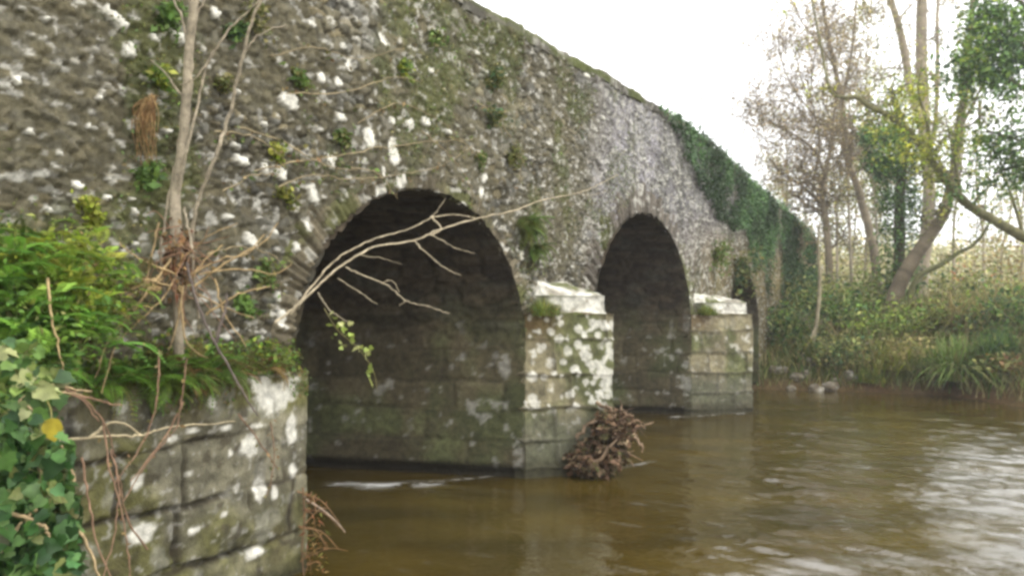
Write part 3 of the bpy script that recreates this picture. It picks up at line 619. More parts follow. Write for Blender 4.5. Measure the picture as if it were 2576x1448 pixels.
# bushy ferns at the far left
t = thing('fern_bush', 'large bushy clump of yellow green ferns against the wall at left', 'fern', P(120, 830, 4.2))
LG = [(.15, .30, .04), (.12, .25, .05), (.20, .33, .05)]; LY = [(.26, .33, .04), (.22, .31, .04), (.33, .34, .05), (.17, .29, .04)]
mb = MB(); m2 = MB()
for (u, v, d, nf, L, cols) in [(60, 800, 3.9, 60, .48, LG), (150, 740, 4.1, 70, .42, LY), (30, 700, 4.0, 50, .45, LG+YGR[:1]), (215, 730, 4.3, 50, .34, LG+LY), (110, 660, 4.3, 60, .36, LY), (190, 650, 4.35, 40, .3, LY), (0, 640, 4.2, 40, .4, LG+OLV), (-60, 760, 3.9, 50, .5, GRN), (170, 820, 4.0, 40, .4, LG), (265, 790, 4.4, 26, .3, OLV+DRYC[:1]+LG), (60, 880, 3.8, 40, .4, LG+DGR[:1]), (300, 720, 4.5, 18, .3, OLV+DRYC+[(.26, .11, .05)])]:
    nf = int(nf*1.7); L = L*.66
    b = P(u, v, d); k4 = nf//4
    for k in range(4):
        mb.inst(FR[k][0], FR[k][1], None, b+rng.normal(size=(k4, 3))*.09, zrot(U_(0, 6.28, k4), -U_(-.5, .7, k4)), U_(.6, 1.1, k4)*L, pal(cols, k4, .3))
    n = 480 if u < 240 else 120; leaves(m2, b+rng.normal(size=(n, 3))*[.13, .12, .09], .036, pal(cols+OLV, n, .35))
mb.build('fronds', M_LEAF, t); m2.build('leaves', M_LEAF, t)

t = thing('sapling', 'thin grey brown sapling with several stems growing from the ledge in front of the wall', 'tree', ledge(450, .12))
mb = MB(); D = 4.95
tr = stem(mb, PT([(452, 960, 5.05), (448, 800, 5.0), (446, 640, D), (440, 500, D), (455, 400, D-.05), (468, 260, D-.1), (476, 120, D-.15), (486, 20, D-.2), (492, -120, D-.25), (500, -300, D-.3)]), .036, .025, BARKP, 10, 8, .002, .05)
stem(mb, PT([(446, 640, D), (440, 500, D), (446, 420, D)]), .040, .028, BARKP, 10, 6)
for pts, r0, r1 in [([(470, 720, 4.98), (482, 600, 4.9), (500, 500, 4.85), (535, 410, 4.8), (575, 300, 4.8), (592, 220, 4.75), (612, 140, 4.7), (632, 60, 4.65), (660, -10, 4.6), (690, -120, 4.5)], .013, .008),
                    ([(450, 470, 4.9), (470, 380, 4.85), (492, 290, 4.85), (512, 190, 4.85), (545, 120, 4.8), (590, 60, 4.8), (650, 5, 4.75), (700, -60, 4.7)], .009, .005),
                    ([(474, 150, 4.8), (462, 60, 4.8), (438, 0, 4.8), (420, -60, 4.8)], .009, .005), ([(478, 110, 4.8), (492, 50, 4.8), (520, -10, 4.8)], .008, .005),
                    ([(415, 760, 5.0), (405, 640, 4.95), (418, 540, 4.95), (432, 450, 4.93)], .010, .008), ([(500, 800, 5.0), (488, 690, 4.9), (478, 590, 4.88), (462, 520, 4.9)], .009, .008),
                    ([(540, 130, 4.8), (500, 190, 4.8), (455, 215, 4.8)], .006, .003), ([(468, 260, 4.85), (420, 190, 4.85), (380, 150, 4.9)], .006, .003), ([(610, 140, 4.7), (650, 90, 4.7), (720, 60, 4.75)], .006, .003)]:
    stem(mb, PT(pts), r0, r1, BARKP, 7, 7, .003, .06)
mb.build('trunk', M_BARK, t)
mb = MB()                                  # dead reddish leaves and old twigs caught in the fork
n = 260; c0 = P(455, 650, 4.92); leaves(mb, c0+rng.normal(size=(n, 3))*[.05, .06, .13], .045, pal(DRYC+[(.16, .06, .035), (.07, .035, .02)], n, .35), upw=.2, down=.8)
for k in range(46):
    a = P(U_(430, 480), U_(560, 720), U_(4.85, 5.0)); b = a+np.array([U_(-.22, .28), U_(-.1, .1), U_(-.35, .12)]); stem(mb, [a, (a+b)/2+rng.normal(size=3)*.04, b], .004, .002, (.30, .18, .11), 4, 4)
mb.build('dead_leaves', M_DRY, t)

def stems_thing(name, label, cat, lines, r0, r1, col, group=None, mat=None, extra=None):
    l0 = PT(lines[0]); t = thing(name, label, cat, l0[0], group); mb = MB()
    for l in lines: mb = MB(); stem(mb, PT(l), r0*U_(.8, 1.2), r1, np.array(col)*U_(.8, 1.2), 5, 6, .003); mb.build('stem', mat or M_BARK, t)
    if extra: m2 = MB(); extra(m2, lines); m2.build('leaves', M_LEAF, t)
    return t
stems_thing('dead_brambles', 'tangle of straw coloured dead stems fanning down from the sapling over the ledge', 'bramble',
  [[(425, 660, 4.8), (380, 720, 4.65), (330, 790, 4.5), (275, 850, 4.35), (240, 950, 4.2)], [(430, 650, 4.85), (370, 740, 4.7), (290, 800, 4.5), (215, 850, 4.4), (150, 880, 4.3)],
   [(440, 700, 4.85), (400, 760, 4.7), (300, 860, 4.5), (255, 990, 4.3)], [(410, 700, 4.8), (330, 740, 4.6), (230, 790, 4.45), (170, 830, 4.35)], [(460, 720, 4.8), (450, 800, 4.75), (425, 880, 4.7)],
   [(480, 700, 4.85), (520, 650, 4.85), (560, 615, 4.9)], [(490, 720, 4.85), (570, 660, 4.9), (660, 610, 5.0), (700, 560, 5.05)], [(500, 740, 4.9), (560, 770, 4.9), (640, 800, 4.95)],
   [(120, 700, 3.8), (130, 800, 3.75), (150, 880, 3.7), (165, 950, 3.7)], [(480, 690, 4.8), (560, 650, 4.85), (620, 640, 4.9), (665, 590, 5.0)], [(400, 560, 4.95), (380, 650, 4.85), (350, 760, 4.7), (300, 830, 4.55)], [(500, 690, 4.85), (600, 675, 4.85), (690, 690, 4.9), (735, 660, 5.0)], [(520, 790, 4.85), (600, 740, 4.85), (680, 720, 4.95)], [(470, 640, 4.85), (530, 590, 4.85), (600, 560, 4.9)], [(430, 720, 4.75), (360, 700, 4.6), (290, 690, 4.5), (230, 660, 4.4)], [(440, 690, 4.8), (350, 650, 4.6), (300, 610, 4.55)], [(455, 760, 4.75), (470, 860, 4.7), (520, 900, 4.75)], [(540, 700, 4.8), (565, 790, 4.8), (620, 870, 4.9)], [(390, 700, 4.7), (300, 740, 4.5), (200, 760, 4.3), (120, 740, 4.15)]],
  .007, .003, (.36, .26, .13))
stems_thing('drooping_twig', 'dark bare twig hanging diagonally from the sapling down over the abutment', 'branch',
  [[(470, 660, 4.8), (495, 760, 4.7), (535, 850, 4.6), (580, 930, 4.55), (620, 1000, 4.5), (648, 1045, 4.5)], [(540, 862, 4.6), (560, 800, 4.6), (572, 740, 4.6)]], .011, .005, (.12, .095, .08))
stems_thing('ledge_root', 'pale root running along the top joint of the abutment', 'root',
  [[(165, 1105, 4.2), (250, 1098, 4.35), (330, 1094, 4.5), (370, 1090, 4.6), (430, 1072, 4.75), (520, 1066, 5.0), (590, 1058, 5.25)], [(225, 1100, 4.3), (290, 1060, 4.4), (360, 1095, 4.6)]], .010, .004, (.48, .40, .25))
def vine_leaves(mb, lines, cols=GRN+YGR, sz=.04, step=.07):
    for l in lines:
        p = spl(PT(l), 8)[::2]; leaves(mb, p+rng.normal(size=p.shape)*.015, sz, pal(cols, len(p)))
stems_thing('trailing_stems', 'thin reddish stems hanging down the face of the abutment', 'bramble',
  [[(400, 880, 4.75), (395, 1000, 4.6), (370, 1090, 4.5), (330, 1160, 4.3), (290, 1210, 4.2)], [(470, 900, 4.8), (455, 1010, 4.75), (440, 1080, 4.7), (380, 1150, 4.55), (310, 1260, 4.3)],
   [(260, 1060, 4.1), (275, 1180, 4.0), (305, 1280, 3.95), (325, 1400, 3.9), (330, 1460, 3.9)], [(280, 1130, 4.15), (300, 1220, 4.1), (290, 1330, 4.0), (260, 1450, 3.9)],
   [(205, 1150, 3.8), (225, 1260, 3.75), (245, 1370, 3.7), (285, 1460, 3.7)], [(150, 970, 3.8), (220, 1010, 3.9), (270, 1080, 4.0), (290, 1150, 4.0)], [(190, 990, 3.9), (260, 1010, 4.0), (310, 1020, 4.1)],
   [(370, 1380, 4.6), (320, 1300, 4.4), (300, 1200, 4.3)], [(460, 1010, 4.8), (420, 1090, 4.7), (330, 1210, 4.4)], [(120, 980, 3.6), (200, 1000, 3.7), (250, 1060, 3.8)],
   [(600, 1040, 5.2), (660, 1120, 5.3), (700, 1180, 5.4)], [(680, 1060, 5.5), (690, 1150, 5.5), (670, 1250, 5.4)]],
  .006, .003, (.27, .165, .105), extra=lambda m, l: vine_leaves(m, l[:3]+l[-2:], OLV+DRYC, .03))

def ivy_bush(label, pts, loc, n, size, cols, group, vines):
    t = thing('ivy', label, 'ivy', loc, group); mb = MB(); ms = MB()
    pos = []
    for (u, v, d, ru, rv) in pts:
        m = n//len(pts); k = rng.normal(size=(m, 3)); pos.append(np.array([P(u+a*ru, v+b*rv, d+.12*c) for a, b, c in np.clip(k, -1.7, 1.7)]))
    pos = np.concatenate(pos); leaves(mb, pos, size, pal(cols, len(pos), .3), up=(.25, -.75, .55), upw=.75, down=.5, kind='ivy')
    for l in vines: stem(ms, PT(l), .008, .004, (.42, .31, .17), 6, 7, .003)
    mb.build('leaves', M_IVY, t); ms.build('stems', M_BARK, t); return t
ivy_bush('glossy green ivy bush in the bottom left corner with pale curling stems',
  [(40, 1130, 2.9, 60, 55), (60, 1230, 2.8, 60, 50), (20, 1330, 2.7, 60, 55), (90, 1390, 2.8, 55, 40), (150, 1330, 3.0, 30, 45), (10, 1180, 2.8, 50, 60), (130, 1180, 3.0, 30, 40), (60, 1440, 2.7, 80, 30)], P(40, 1440, 2.8), 1300, .055,
  [(.06, .145, .03), (.04, .10, .028), (.09, .18, .04), (.12, .20, .06), (.05, .11, .03), (.03, .08, .022), (.025, .06, .02), (.14, .15, .05)], 'ivy on the left bank',
  [[(-30, 1275, 2.6), (60, 1300, 2.6), (115, 1330, 2.65), (125, 1380, 2.65), (95, 1450, 2.65)], [(0, 1390, 2.6), (40, 1330, 2.6), (90, 1280, 2.65), (100, 1190, 2.75), (60, 1100, 2.85)], [(170, 1300, 2.9), (215, 1360, 2.9), (250, 1450, 2.9)], [(185, 1210, 3.0), (150, 1110, 3.0), (70, 1020, 3.0)]])
ivy_bush('pale yellow green ivy above the darker ivy at the left edge', [(30, 900, 3.3, 35, 25), (55, 960, 3.2, 50, 25), (15, 1000, 3.1, 40, 25), (90, 990, 3.3, 35, 22), (25, 1050, 3.0, 45, 20)], P(30, 1060, 3.2), 330, .06,
  [(.24, .29, .08), (.15, .23, .05), (.10, .19, .04), (.30, .31, .13), (.08, .16, .04), (.06, .13, .04)], 'ivy on the left bank', [[(0, 1060, 3.0), (80, 990, 3.1), (200, 990, 3.4)], [(60, 940, 3.2), (140, 970, 3.3), (230, 985, 3.6)]])
t = thing('yellow_leaf', 'single round yellow leaf hanging among the ivy at the left', 'leaf', P(130, 1088, 2.75)); mb = MB()
mb.inst(RD_V, None, RD_T, P(130, 1050, 2.75)[None], frame(np.array([[.1, 0, -1.]]), np.array([[.1, -1, .2]])), .09, [(.36, .29, .03)]); stem(mb, PT([(120, 1010, 2.8), (128, 1030, 2.76), (130, 1052, 2.75)]), .002, .002, (.35, .3, .1), 4, 3)
mb.build('blade', M_IVY, t)
# low growth under the ivy so that the bank is closed
mb = MB(); n = 5000; x = U_(-4.6, -2.0, n); y = U_(1.6, 4.6, n); zz = ground_z(x, y); k = (zz > .3)
pp = np.stack([x, y, zz+U_(0, .25, n)], 1)[k]; leaves(mb, pp, .055, pal(DGR+GRN+OLV+DRYC[:2], len(pp), .35))
tag(mb.build('bank_undergrowth', M_LEAF), 'dense low leafy growth covering the left bank beside the wall', 'undergrowth', kind='stuff')

# ------------------------------------------------------------------ the long branch in front of the first arch
t = thing('long_branch', 'long bare branch reaching across the first arch with forked twigs', 'branch', P(700, 800, 5.6)); mb = MB()
BR = [([(690, 812, 5.7), (745, 770, 5.8), (800, 718, 5.9), (860, 668, 6.0), (940, 622, 6.2), (1040, 605, 6.4), (1100, 580, 6.5), (1200, 550, 6.8), (1290, 530, 7.0), (1370, 502, 7.3), (1450, 486, 7.5), (1510, 462, 7.7), (1555, 440, 7.8)], .017, .005),
      ([(730, 790, 5.8), (800, 700, 5.95), (850, 650, 6.0), (930, 605, 6.15), (1030, 575, 6.4), (1085, 545, 6.5), (1110, 515, 6.5), (1120, 500, 6.5)], .013, .004),
      ([(1045, 605, 6.4), (1060, 625, 6.35), (1095, 655, 6.35), (1130, 680, 6.35), (1160, 692, 6.35)], .010, .004), ([(1085, 590, 6.45), (1140, 620, 6.45), (1195, 638, 6.5)], .008, .003), ([(1085, 545, 6.5), (1150, 540, 6.6), (1200, 550, 6.8)], .009, .006),
      ([(870, 672, 6.0), (920, 695, 5.95), (975, 718, 5.9), (1020, 755, 5.9), (1075, 770, 5.9), (1130, 788, 5.95)], .010, .004), ([(960, 712, 5.9), (985, 705, 5.9), (1005, 735, 5.9)], .006, .004), ([(1020, 756, 5.9), (1005, 770, 5.9)], .005, .003),
      ([(800, 735, 5.85), (825, 775, 5.8), (860, 800, 5.8), (880, 815, 5.8)], .007, .003), ([(850, 700, 5.95), (905, 735, 5.9), (950, 765, 5.9)], .006, .003), ([(900, 640, 6.1), (960, 650, 6.1), (1010, 665, 6.1)], .005, .002), ([(1085, 545, 6.5), (1110, 575, 6.5), (1085, 592, 6.45)], .014, .010), ([(1450, 486, 7.5), (1490, 490, 7.6), (1530, 480, 7.7)], .004, .002)]
for p, a, b in BR: stem(mb, PT(p), a*.6, b*.65, (.44, .37, .25), 7, 7, .003, .07)
mb.build('stems', M_BARK, t)
mb = MB(); lp = []
for (u, v) in [(825, 815), (845, 805), (835, 840), (850, 855), (870, 830), (880, 850), (862, 812), (890, 862), (905, 880), (918, 885), (925, 880), (860, 870), (932, 915), (940, 918), (938, 940), (828, 795), (880, 835)]: lp.append(P(u+U_(-6, 6), v+U_(-6, 6), 5.75+U_(-.05, .05)))
lp = np.repeat(np.array(lp), 2, 0)+rng.normal(size=(2*len(lp), 3))*.025; leaves(mb, lp, .05, pal([(.40, .44, .12), (.30, .38, .08), (.46, .46, .2)], len(lp), .2), up=(0, -1, .4), upw=.6, down=.7, kind='ivy')
stem(mb, PT([(815, 775, 5.8), (850, 830, 5.76), (900, 875, 5.75), (938, 930, 5.75), (950, 985, 5.75)]), .003, .0015, (.3, .26, .1), 4, 6)
mb.build('leaf_spray', M_LEAF, t)

# ------------------------------------------------------------------ plants rooted in the bridge face
def wall_plant(u, v, L, nst, cols, lab, kind='herb'):
    s, z = onwall(u, v, .03); b = W(s, .0, z); t = thing('wall_'+kind, lab, 'plant', b, 'plants growing out of the bridge wall'); mb = MB()
    d = float(b[1])
    if kind == 'fern':
        for k in range(4):
            m = max(1, nst//4); a = math.atan2(N[1], N[0])-math.pi/2+U_(-1.2, 1.2, m); mb.inst(FR[k][0], FR[k][1], None, np.tile(b, (m, 1))+rng.normal(size=(m, 3))*.02, zrot(a, -U_(-.9, .3, m)), U_(.6, 1.1, m)*L, pal(cols, m))
        mb.build('fronds', M_LEAF, t); return
    for k in range(nst):
        e = b+N*U_(.05, .6)*L+T*U_(-.6, .6)*L+Z*U_(-.7, .6)*L; p = stem(mb, [b, b+(e-b)*.5+Z*.15*L, e], .003, .0015, np.array(cols[0])*.8, 4, 4)
        q = np.repeat(p[1:], 5, 0)+rng.normal(size=((len(p)-1)*5, 3))*L*.14; leaves(mb, q, .035+.08*L, pal(cols, len(q), .3), up=N, upw=.7)
    mb.build('leaves', M_LEAF, t)
for q in [(430, 40, .16, 6, GRN, 'green herb on the wall left of the tall sapling, near the top edge'), (590, 75, .14, 5, DGR+GRN, 'dark green herb on the wall between the upper sapling stems'), (400, 200, .14, 6, GRN+YGR, 'yellow green herb on the wall just left of the sapling'), (375, 428, .15, 7, GRN, 'bright green herb left of the sapling, above the fern bush'),
          (758, 190, .14, 6, GRN+OLV, 'green herb above the widest white stone right of the sapling'), (700, 385, .12, 6, YGR, 'yellow green herb between white stones right of the sapling'), (860, 345, .14, 5, GRN+OLV, 'green herb left of the tall white stones over the first arch'), (1010, 165, .16, 6, GRN+YGR, 'light green herb high on the wall above the first arch'),
          (720, 485, .13, 5, OLV+YGR, 'olive herb beside the slanting white stone left of the first arch'), (1210, 400, .15, 5, OLV+GRN, 'green herb on the wall up right of the first arch crown'), (640, 50, .2, 6, OLV, 'olive herb near the top of the wall right of the sapling'), (1090, 90, .2, 6, OLV+GRN, 'olive herb close to the top edge of the wall above the first arch'),
          (1245, 205, .25, 8, OLV+DGR, 'dark trailing plant below the parapet between the first two arches'), (1240, 300, .25, 8, OLV+DGR, 'dark trailing plant midway up the wall between the first two arches'), (1290, 390, .22, 7, OLV, 'olive plant on the wall above the hanging fern'), (235, 535, .14, 7, YGR, 'yellow green herb above the fern bush at left'),
          (660, 690, .16, 6, OLV+GRN, 'olive herb low on the wall left of the first arch'), (610, 770, .16, 6, GRN, 'green herb above the ledge left of the first arch'), (560, 210, .12, 4, OLV, 'small olive herb behind the slanting sapling stem')]: wall_plant(*q)
wall_plant(1852, 690, .9, 14, DGR+OLV, 'dark leafy plant hanging over the crown of the third arch')
wall_plant(1800, 640, .7, 10, OLV+GRN, 'olive plant on the wall above the second pier')
wall_plant(1322, 555, .42, 40, GRN+YGR[1:2]+OLV, 'long green fern hanging between the first two arches above the pier', 'fern')
wall_plant(1345, 622, .34, 30, GRN+OLV, 'shorter green fern just above the first pier cap', 'fern')
s_, z_ = onwall(378, 300, .05); t = thing('dead_tuft', 'hanging tuft of tan dead grass on the wall left of the sapling', 'plant', W(s_, .0, z_)); mb = MB()
b = PW(378, 250, .03)
for k in range(70):
    e = b+np.array([U_(-.07, .07), U_(-.10, -.02), 0])-Z*U_(.15, .46); stem(mb, [b+rng.normal(size=3)*.02, (b+e)/2+np.array([U_(-.06, .06), -.05, .03]), e], .004, .0015, np.array(DRYC[rng.integers(0, 3)])*1.1, 4, 4)
mb.build('stems', M_DRY, t)
t = thing('wall_creeper', 'thin woody creeper stems crossing the rubble wall above the first arch', 'creeper', PW(700, 470, .05)); mb = MB(); m2 = MB()
CR = [[(640, 430), (760, 405), (860, 390), (960, 372), (1090, 355), (1190, 352)], [(720, 235), (860, 232), (990, 195), (1060, 205)], [(600, 320), (720, 360), (820, 415), (900, 430)], [(700, 470), (790, 440), (880, 450), (990, 440), (1100, 420), (1190, 365)], [(900, 310), (1000, 260), (1100, 300), (1160, 350)], [(540, 330), (640, 345), (720, 400)],
      [(880, 420), (950, 435), (1000, 500)], [(1060, 330), (1130, 390), (1180, 460), (1190, 520)], [(1130, 345), (1180, 370), (1215, 420)], [(560, 480), (640, 440), (700, 440)], [(520, 640), (600, 620), (680, 640), (720, 670)], [(1190, 250), (1250, 300), (1300, 380), (1310, 460)], [(680, 140), (800, 120), (900, 150), (1010, 120)]]
for l in CR:
    p = [PW(u, v, U_(.05, .14)) for u, v in l]; mb = MB(); q = stem(mb, p, .006, .003, np.array([.26, .21, .12])*U_(.8, 1.3), 5, 7, .006); mb.build('stem', M_BARK, t)
    qq = np.repeat(q[rng.random(len(q)) < .5], 3, 0); leaves(m2, qq+rng.normal(size=qq.shape)*.04, .04, pal(OLV+OLV+GRN+DRYC, len(qq), .3), up=N, upw=.5)
m2.build('leaves', M_LEAF, t)
mb = MB(); n = 26000                           # moss and small weeds in the joints of the near wall
s_ = U_(1.8, 12, n); z_ = U_(1.6, 5.6, n); k = (fbm(s_*1.5, z_*1.3, 6, 20)+.25*(fbm(s_*9, z_*9, 3, 66)-.5) > .53) & (z_ < top(s_)-.15) & ~in_arch(s_, z_, .2)
s_ = s_[k]; z_ = z_[k]; leaves(mb, W(s_, U_(.0, .05, len(s_)), z_), .026, pal(OLV+GRN[:2]+[(.10, .075, .03), (.14, .11, .05)], len(s_), .4), up=N, upw=.5)
tag(mb.build('wall_moss', M_LEAF), 'patches of moss and tiny weeds in the wall joints', 'moss', kind='stuff')

for (sn, pr, lab) in ((ARCH[0][1], .2, 'tuft of short green grass on the near shoulder of the first pier cap'), (ARCH[1][1], .3, 'tuft of short green grass on the near shoulder of the second pier cap')):
    b = W(sn+.22, pr, 2.05); t = thing('grass_tuft', lab, 'grass tuft', b, 'grass on the pier caps'); mb = MB(); 
    for k in range(15): tuft(mb, b+T*(k-7)*.028+N*U_(-.06, .06)-Z*.0, 50, .27, GRN+YGR+OLV, .09)
    n = 200; leaves(mb, b+np.clip(rng.normal(size=(n, 3)), -1.3, 1.3)*[.13, .12, .04]+Z*.06, .04, pal(OLV+GRN+DRYC[:1], n)); mb.build('blades', M_LEAF, t)

# ------------------------------------------------------------------ ivy over the far half of the parapet
t = thing('bridge_ivy', 'dark green ivy draped over the parapet above the second and third arches', 'ivy', W(22, .1, 5.5)); mb = MB(); ms = MB()
n = 90000; s_ = U_(13.2, 31.6, n); dz = U_(-.25, 5.6, n); zt = top(s_)
low = np.interp(s_, [13.2, 14.2, 15.5, 17, 18.5, 20, 21.5, 22.2, 23, 25, 27, 29, 31.6], [.05, .35, 1.1, 1.5, 1.6, 1.8, 2.4, 3.6, 4.2, 4.2, 3.6, 4.4, 4.8])
low = low*(.75+.5*fbm(s_*1.3, 0*s_, 3, 71))
dens = sst(.36, .52, fbm(s_*.9, dz*.9, 4, 72)+.16*(1-dz/np.maximum(low, .1)))
k = (dz < low) & (rng.random(n) < dens*np.where(dz > 1.8, .65, 1.)) & ~in_arch(s_, zt-dz, .0); s_ = s_[k]; dz = dz[k]; zt = zt[k]
nn = np.where(dz < 0, U_(-.4, .1, len(s_)), U_(.02, .06, len(s_))+.16*fbm(s_*1.6, dz*1.6, 3, 73)*U_(0.2, 1, len(s_)))
zz = np.where(dz < 0, zt+.05-dz*U_(.1, .9, len(s_))*sst(13.4, 15.5, s_), zt-dz)
leaves(mb, W(s_, nn, zz), .07, pal(DGR+[(.08, .16, .05), (.12, .21, .07)], len(s_), .3)*(.5+.85*sst(.35, .65, fbm(s_*.8, dz*1.1, 4, 141)))[:, None], up=N*.9+Z*.5, upw=1., down=.7, kind='leaf')
for j in range(40):
    a = U_(15, 31); l = np.interp(a, [13.2, 17, 21.5, 22.2, 25, 31.6], [.2, 1.5, 2.0, 3.2, 3.2, 4.6])*U_(.6, 1); p = [W(a+q*U_(-.3, .3), .05+U_(0, .05), top(a)-q*l) for q in np.linspace(0, 1, 5)]; ms = MB(); stem(ms, p, .012, .005, (.10, .085, .06), 4, 4); ms.build('stem', M_BARK, t)
mb.build('leaves', M_IVY, t)

mb = MB(); n = 7000; s_ = U_(5, 31.4, n); k = fbm(s_*1.4, 0*s_, 4, 88) > .46; s_ = s_[k]; nn = U_(-.42, .02, len(s_)); leaves(mb, W(s_, nn, top(s_)+.03+U_(0, .09, len(s_))*fbm(s_*2, 0*s_, 2, 3)), .05, pal(OLV+DRYC+GRN[:1]+STRAW[1:], len(s_), .35), upw=.5, down=-.3, kind='long')
tag(mb.build('parapet_moss', M_LEAF), 'moss and low weeds along the top of the parapet', 'moss', kind='stuff')
# ------------------------------------------------------------------ flood debris on the first pier, twigs at the abutment, foam
nose = W(N1, .80, 0.); t = thing('flood_debris', 'brown clump of dead branches and leaves caught on the first pier nose', 'debris', nose+np.array([.1, -.2, 0])); mb = MB(); m2 = MB()
c0 = P(1525, 1105, 9.55)
for k in range(80):
    d = rvec(1)[0]; a = (c0+np.array([[0, 0, -.08], [.12, 0, .2], [-.18, 0, -.2]])[k % 3])+d*np.array([.24, .2, .2])*U_(.1, .9); a[2] = max(a[2], .0); b = a+rvec(1)[0]*U_(.1, .38)*np.array([1, .7, .8])+np.array([.05, 0, -.05]); stem(mb, [a, (a+b)/2+rng.normal(size=3)*.05, b], U_(.005, .016), .004, np.array([.16, .105, .07])*U_(.4, 1.7), 5, 4)
for p in ([(1560, 1100, 9.5), (1600, 1075, 9.45), (1640, 1065, 9.4)], [(1575, 1090, 9.45), (1610, 1110, 9.4), (1618, 1135, 9.4)], [(1500, 1010, 9.7), (1545, 1030, 9.6), (1590, 1045, 9.5)], [(1450, 1100, 9.5), (1490, 1060, 9.5), (1550, 1080, 9.4)], [(1470, 1180, 9.4), (1530, 1130, 9.3), (1570, 1060, 9.4)]): stem(mb, PT(p), .026, .010, (.24, .17, .11), 7, 6, .015)
n = 5200; d = rvec(n); pp = c0+np.array([[0, 0, -.12], [.10, 0, .18], [-.2, 0, -.24]])[rng.integers(0, 3, n)]+d*(np.array([.28, .22, .22])*(.4+1.2*fbm(d[:, 0]*2+7, d[:, 2]*2+d[:, 1], 3, 5))[:, None])*(U_(0, 1, (n, 1))**.5); pp = pp[pp[:, 2] > .0]; leaves(m2, pp, .085, pal([(.16, .095, .055), (.22, .14, .09), (.10, .06, .035), (.27, .20, .12), (.05, .04, .025), (.10, .10, .04)], len(pp), .35), upw=.3)
mb.build('branches', M_BARK, t); m2.build('leaves', M_DRY, t)
t = thing('dead_weeds', 'straggly rust brown weeds at the river corner of the abutment', 'plant', W(4.5, .2, .3)); mb = MB(); m2 = MB(); c0 = P(775, 1290, 5.9)
for k in range(15):
    a = P(U_(748, 775), U_(1230, 1440), 5.95); b = a+np.array([U_(.02, .34), U_(-.15, .1), U_(-.25, .12)]); stem(mb, [a, (a+b)/2+np.array([.02, 0, .05]), b], .005, .002, np.array([.26, .15, .08])*U_(.7, 1.4), 4, 4)
stem(mb, PT([(762, 1225, 5.95), (766, 1300, 5.95), (760, 1380, 5.95), (764, 1445, 5.95)]), .008, .006, (.2, .12, .07), 5, 5)
stem(mb, PT([(770, 1255, 5.9), (810, 1280, 5.85), (845, 1310, 5.8), (868, 1338, 5.8)]), .008, .004, (.36, .27, .2), 5, 5)
n = 110; leaves(m2, np.array([P(770+abs(U_(-1, 1))*60-10, U_(1230, 1440), 5.9+U_(-.1, .1)) for _ in range(n)]), .05, pal(DRYC+[(.22, .08, .04)]+OLV[:1], n), upw=.3, kind='long')
mb.build('stems', M_BARK, t); m2.build('leaves', M_DRY, t)
# ------------------------------------------------------------------ right bank and trees
def gp(u, d, dz=0.):
    x = (u-CU)/F*d; return np.array([x, d, float(ground_z(np.array([x]), np.array([d]))[0])+dz])
def bush(name, label, u, d, w_, h_, nl, size, cols, cat='bush', kind='leaf', group=None, dep=None, twig=(.26, .21, .13), mat=None):
    h_ *= .8; nl = int(nl*.8); cols = list(cols)+[(.26, .26, .09), (.22, .24, .07)]
    b = gp(u, d); t = thing(name, label, cat, b, group); mb = MB(); ms = MB(); cl = []
    for k in range(max(8, int(16*w_))):
        a = b+np.array([U_(-.4, .4)*w_, U_(-.3, .3)*(dep or w_), -.05]); e = a+np.array([U_(-.5, .5)*w_*.7, U_(-.4, .4)*w_*.6, h_*U_(.45, 1.05)]); m = (a+e)/2+rng.normal(size=3)*.08*w_
        p = stem(ms, [a, m, e], .012*min(1, h_), .003, np.array(twig)*U_(.7, 1.3), 4, 4); cl += [p[-1], p[-3], p[len(p)//2], p[2]]
    cl = np.array(cl); q = cl[rng.integers(0, len(cl), nl)]+rng.normal(size=(nl, 3))*np.array([.14*w_+.05, .12*w_+.05, .13*h_]); q[:, 2] = np.maximum(q[:, 2], b[2]-.1+U_(0, .1, nl))
    leaves(mb, q, size, pal(cols, nl, .38)*1.3, kind=kind); ms.build('stems', M_BARK, t); mb.build('leaves', mat or M_LEAF, t); return t
def tussock(label, u, d, n, L, cols, spread, group='long grass on the right bank'):
    b = gp(u, d); t = thing('grass_tussock', label, 'grass', b, group); mb = MB()
    for k in range(5): tuft(mb, b+np.array([U_(-spread, spread)*.6, U_(-spread, spread)*.4, 0]), n//5, L, cols, spread*.6)
    mb.build('blades', M_LEAF, t)
RBG = 'bushes on the right bank'
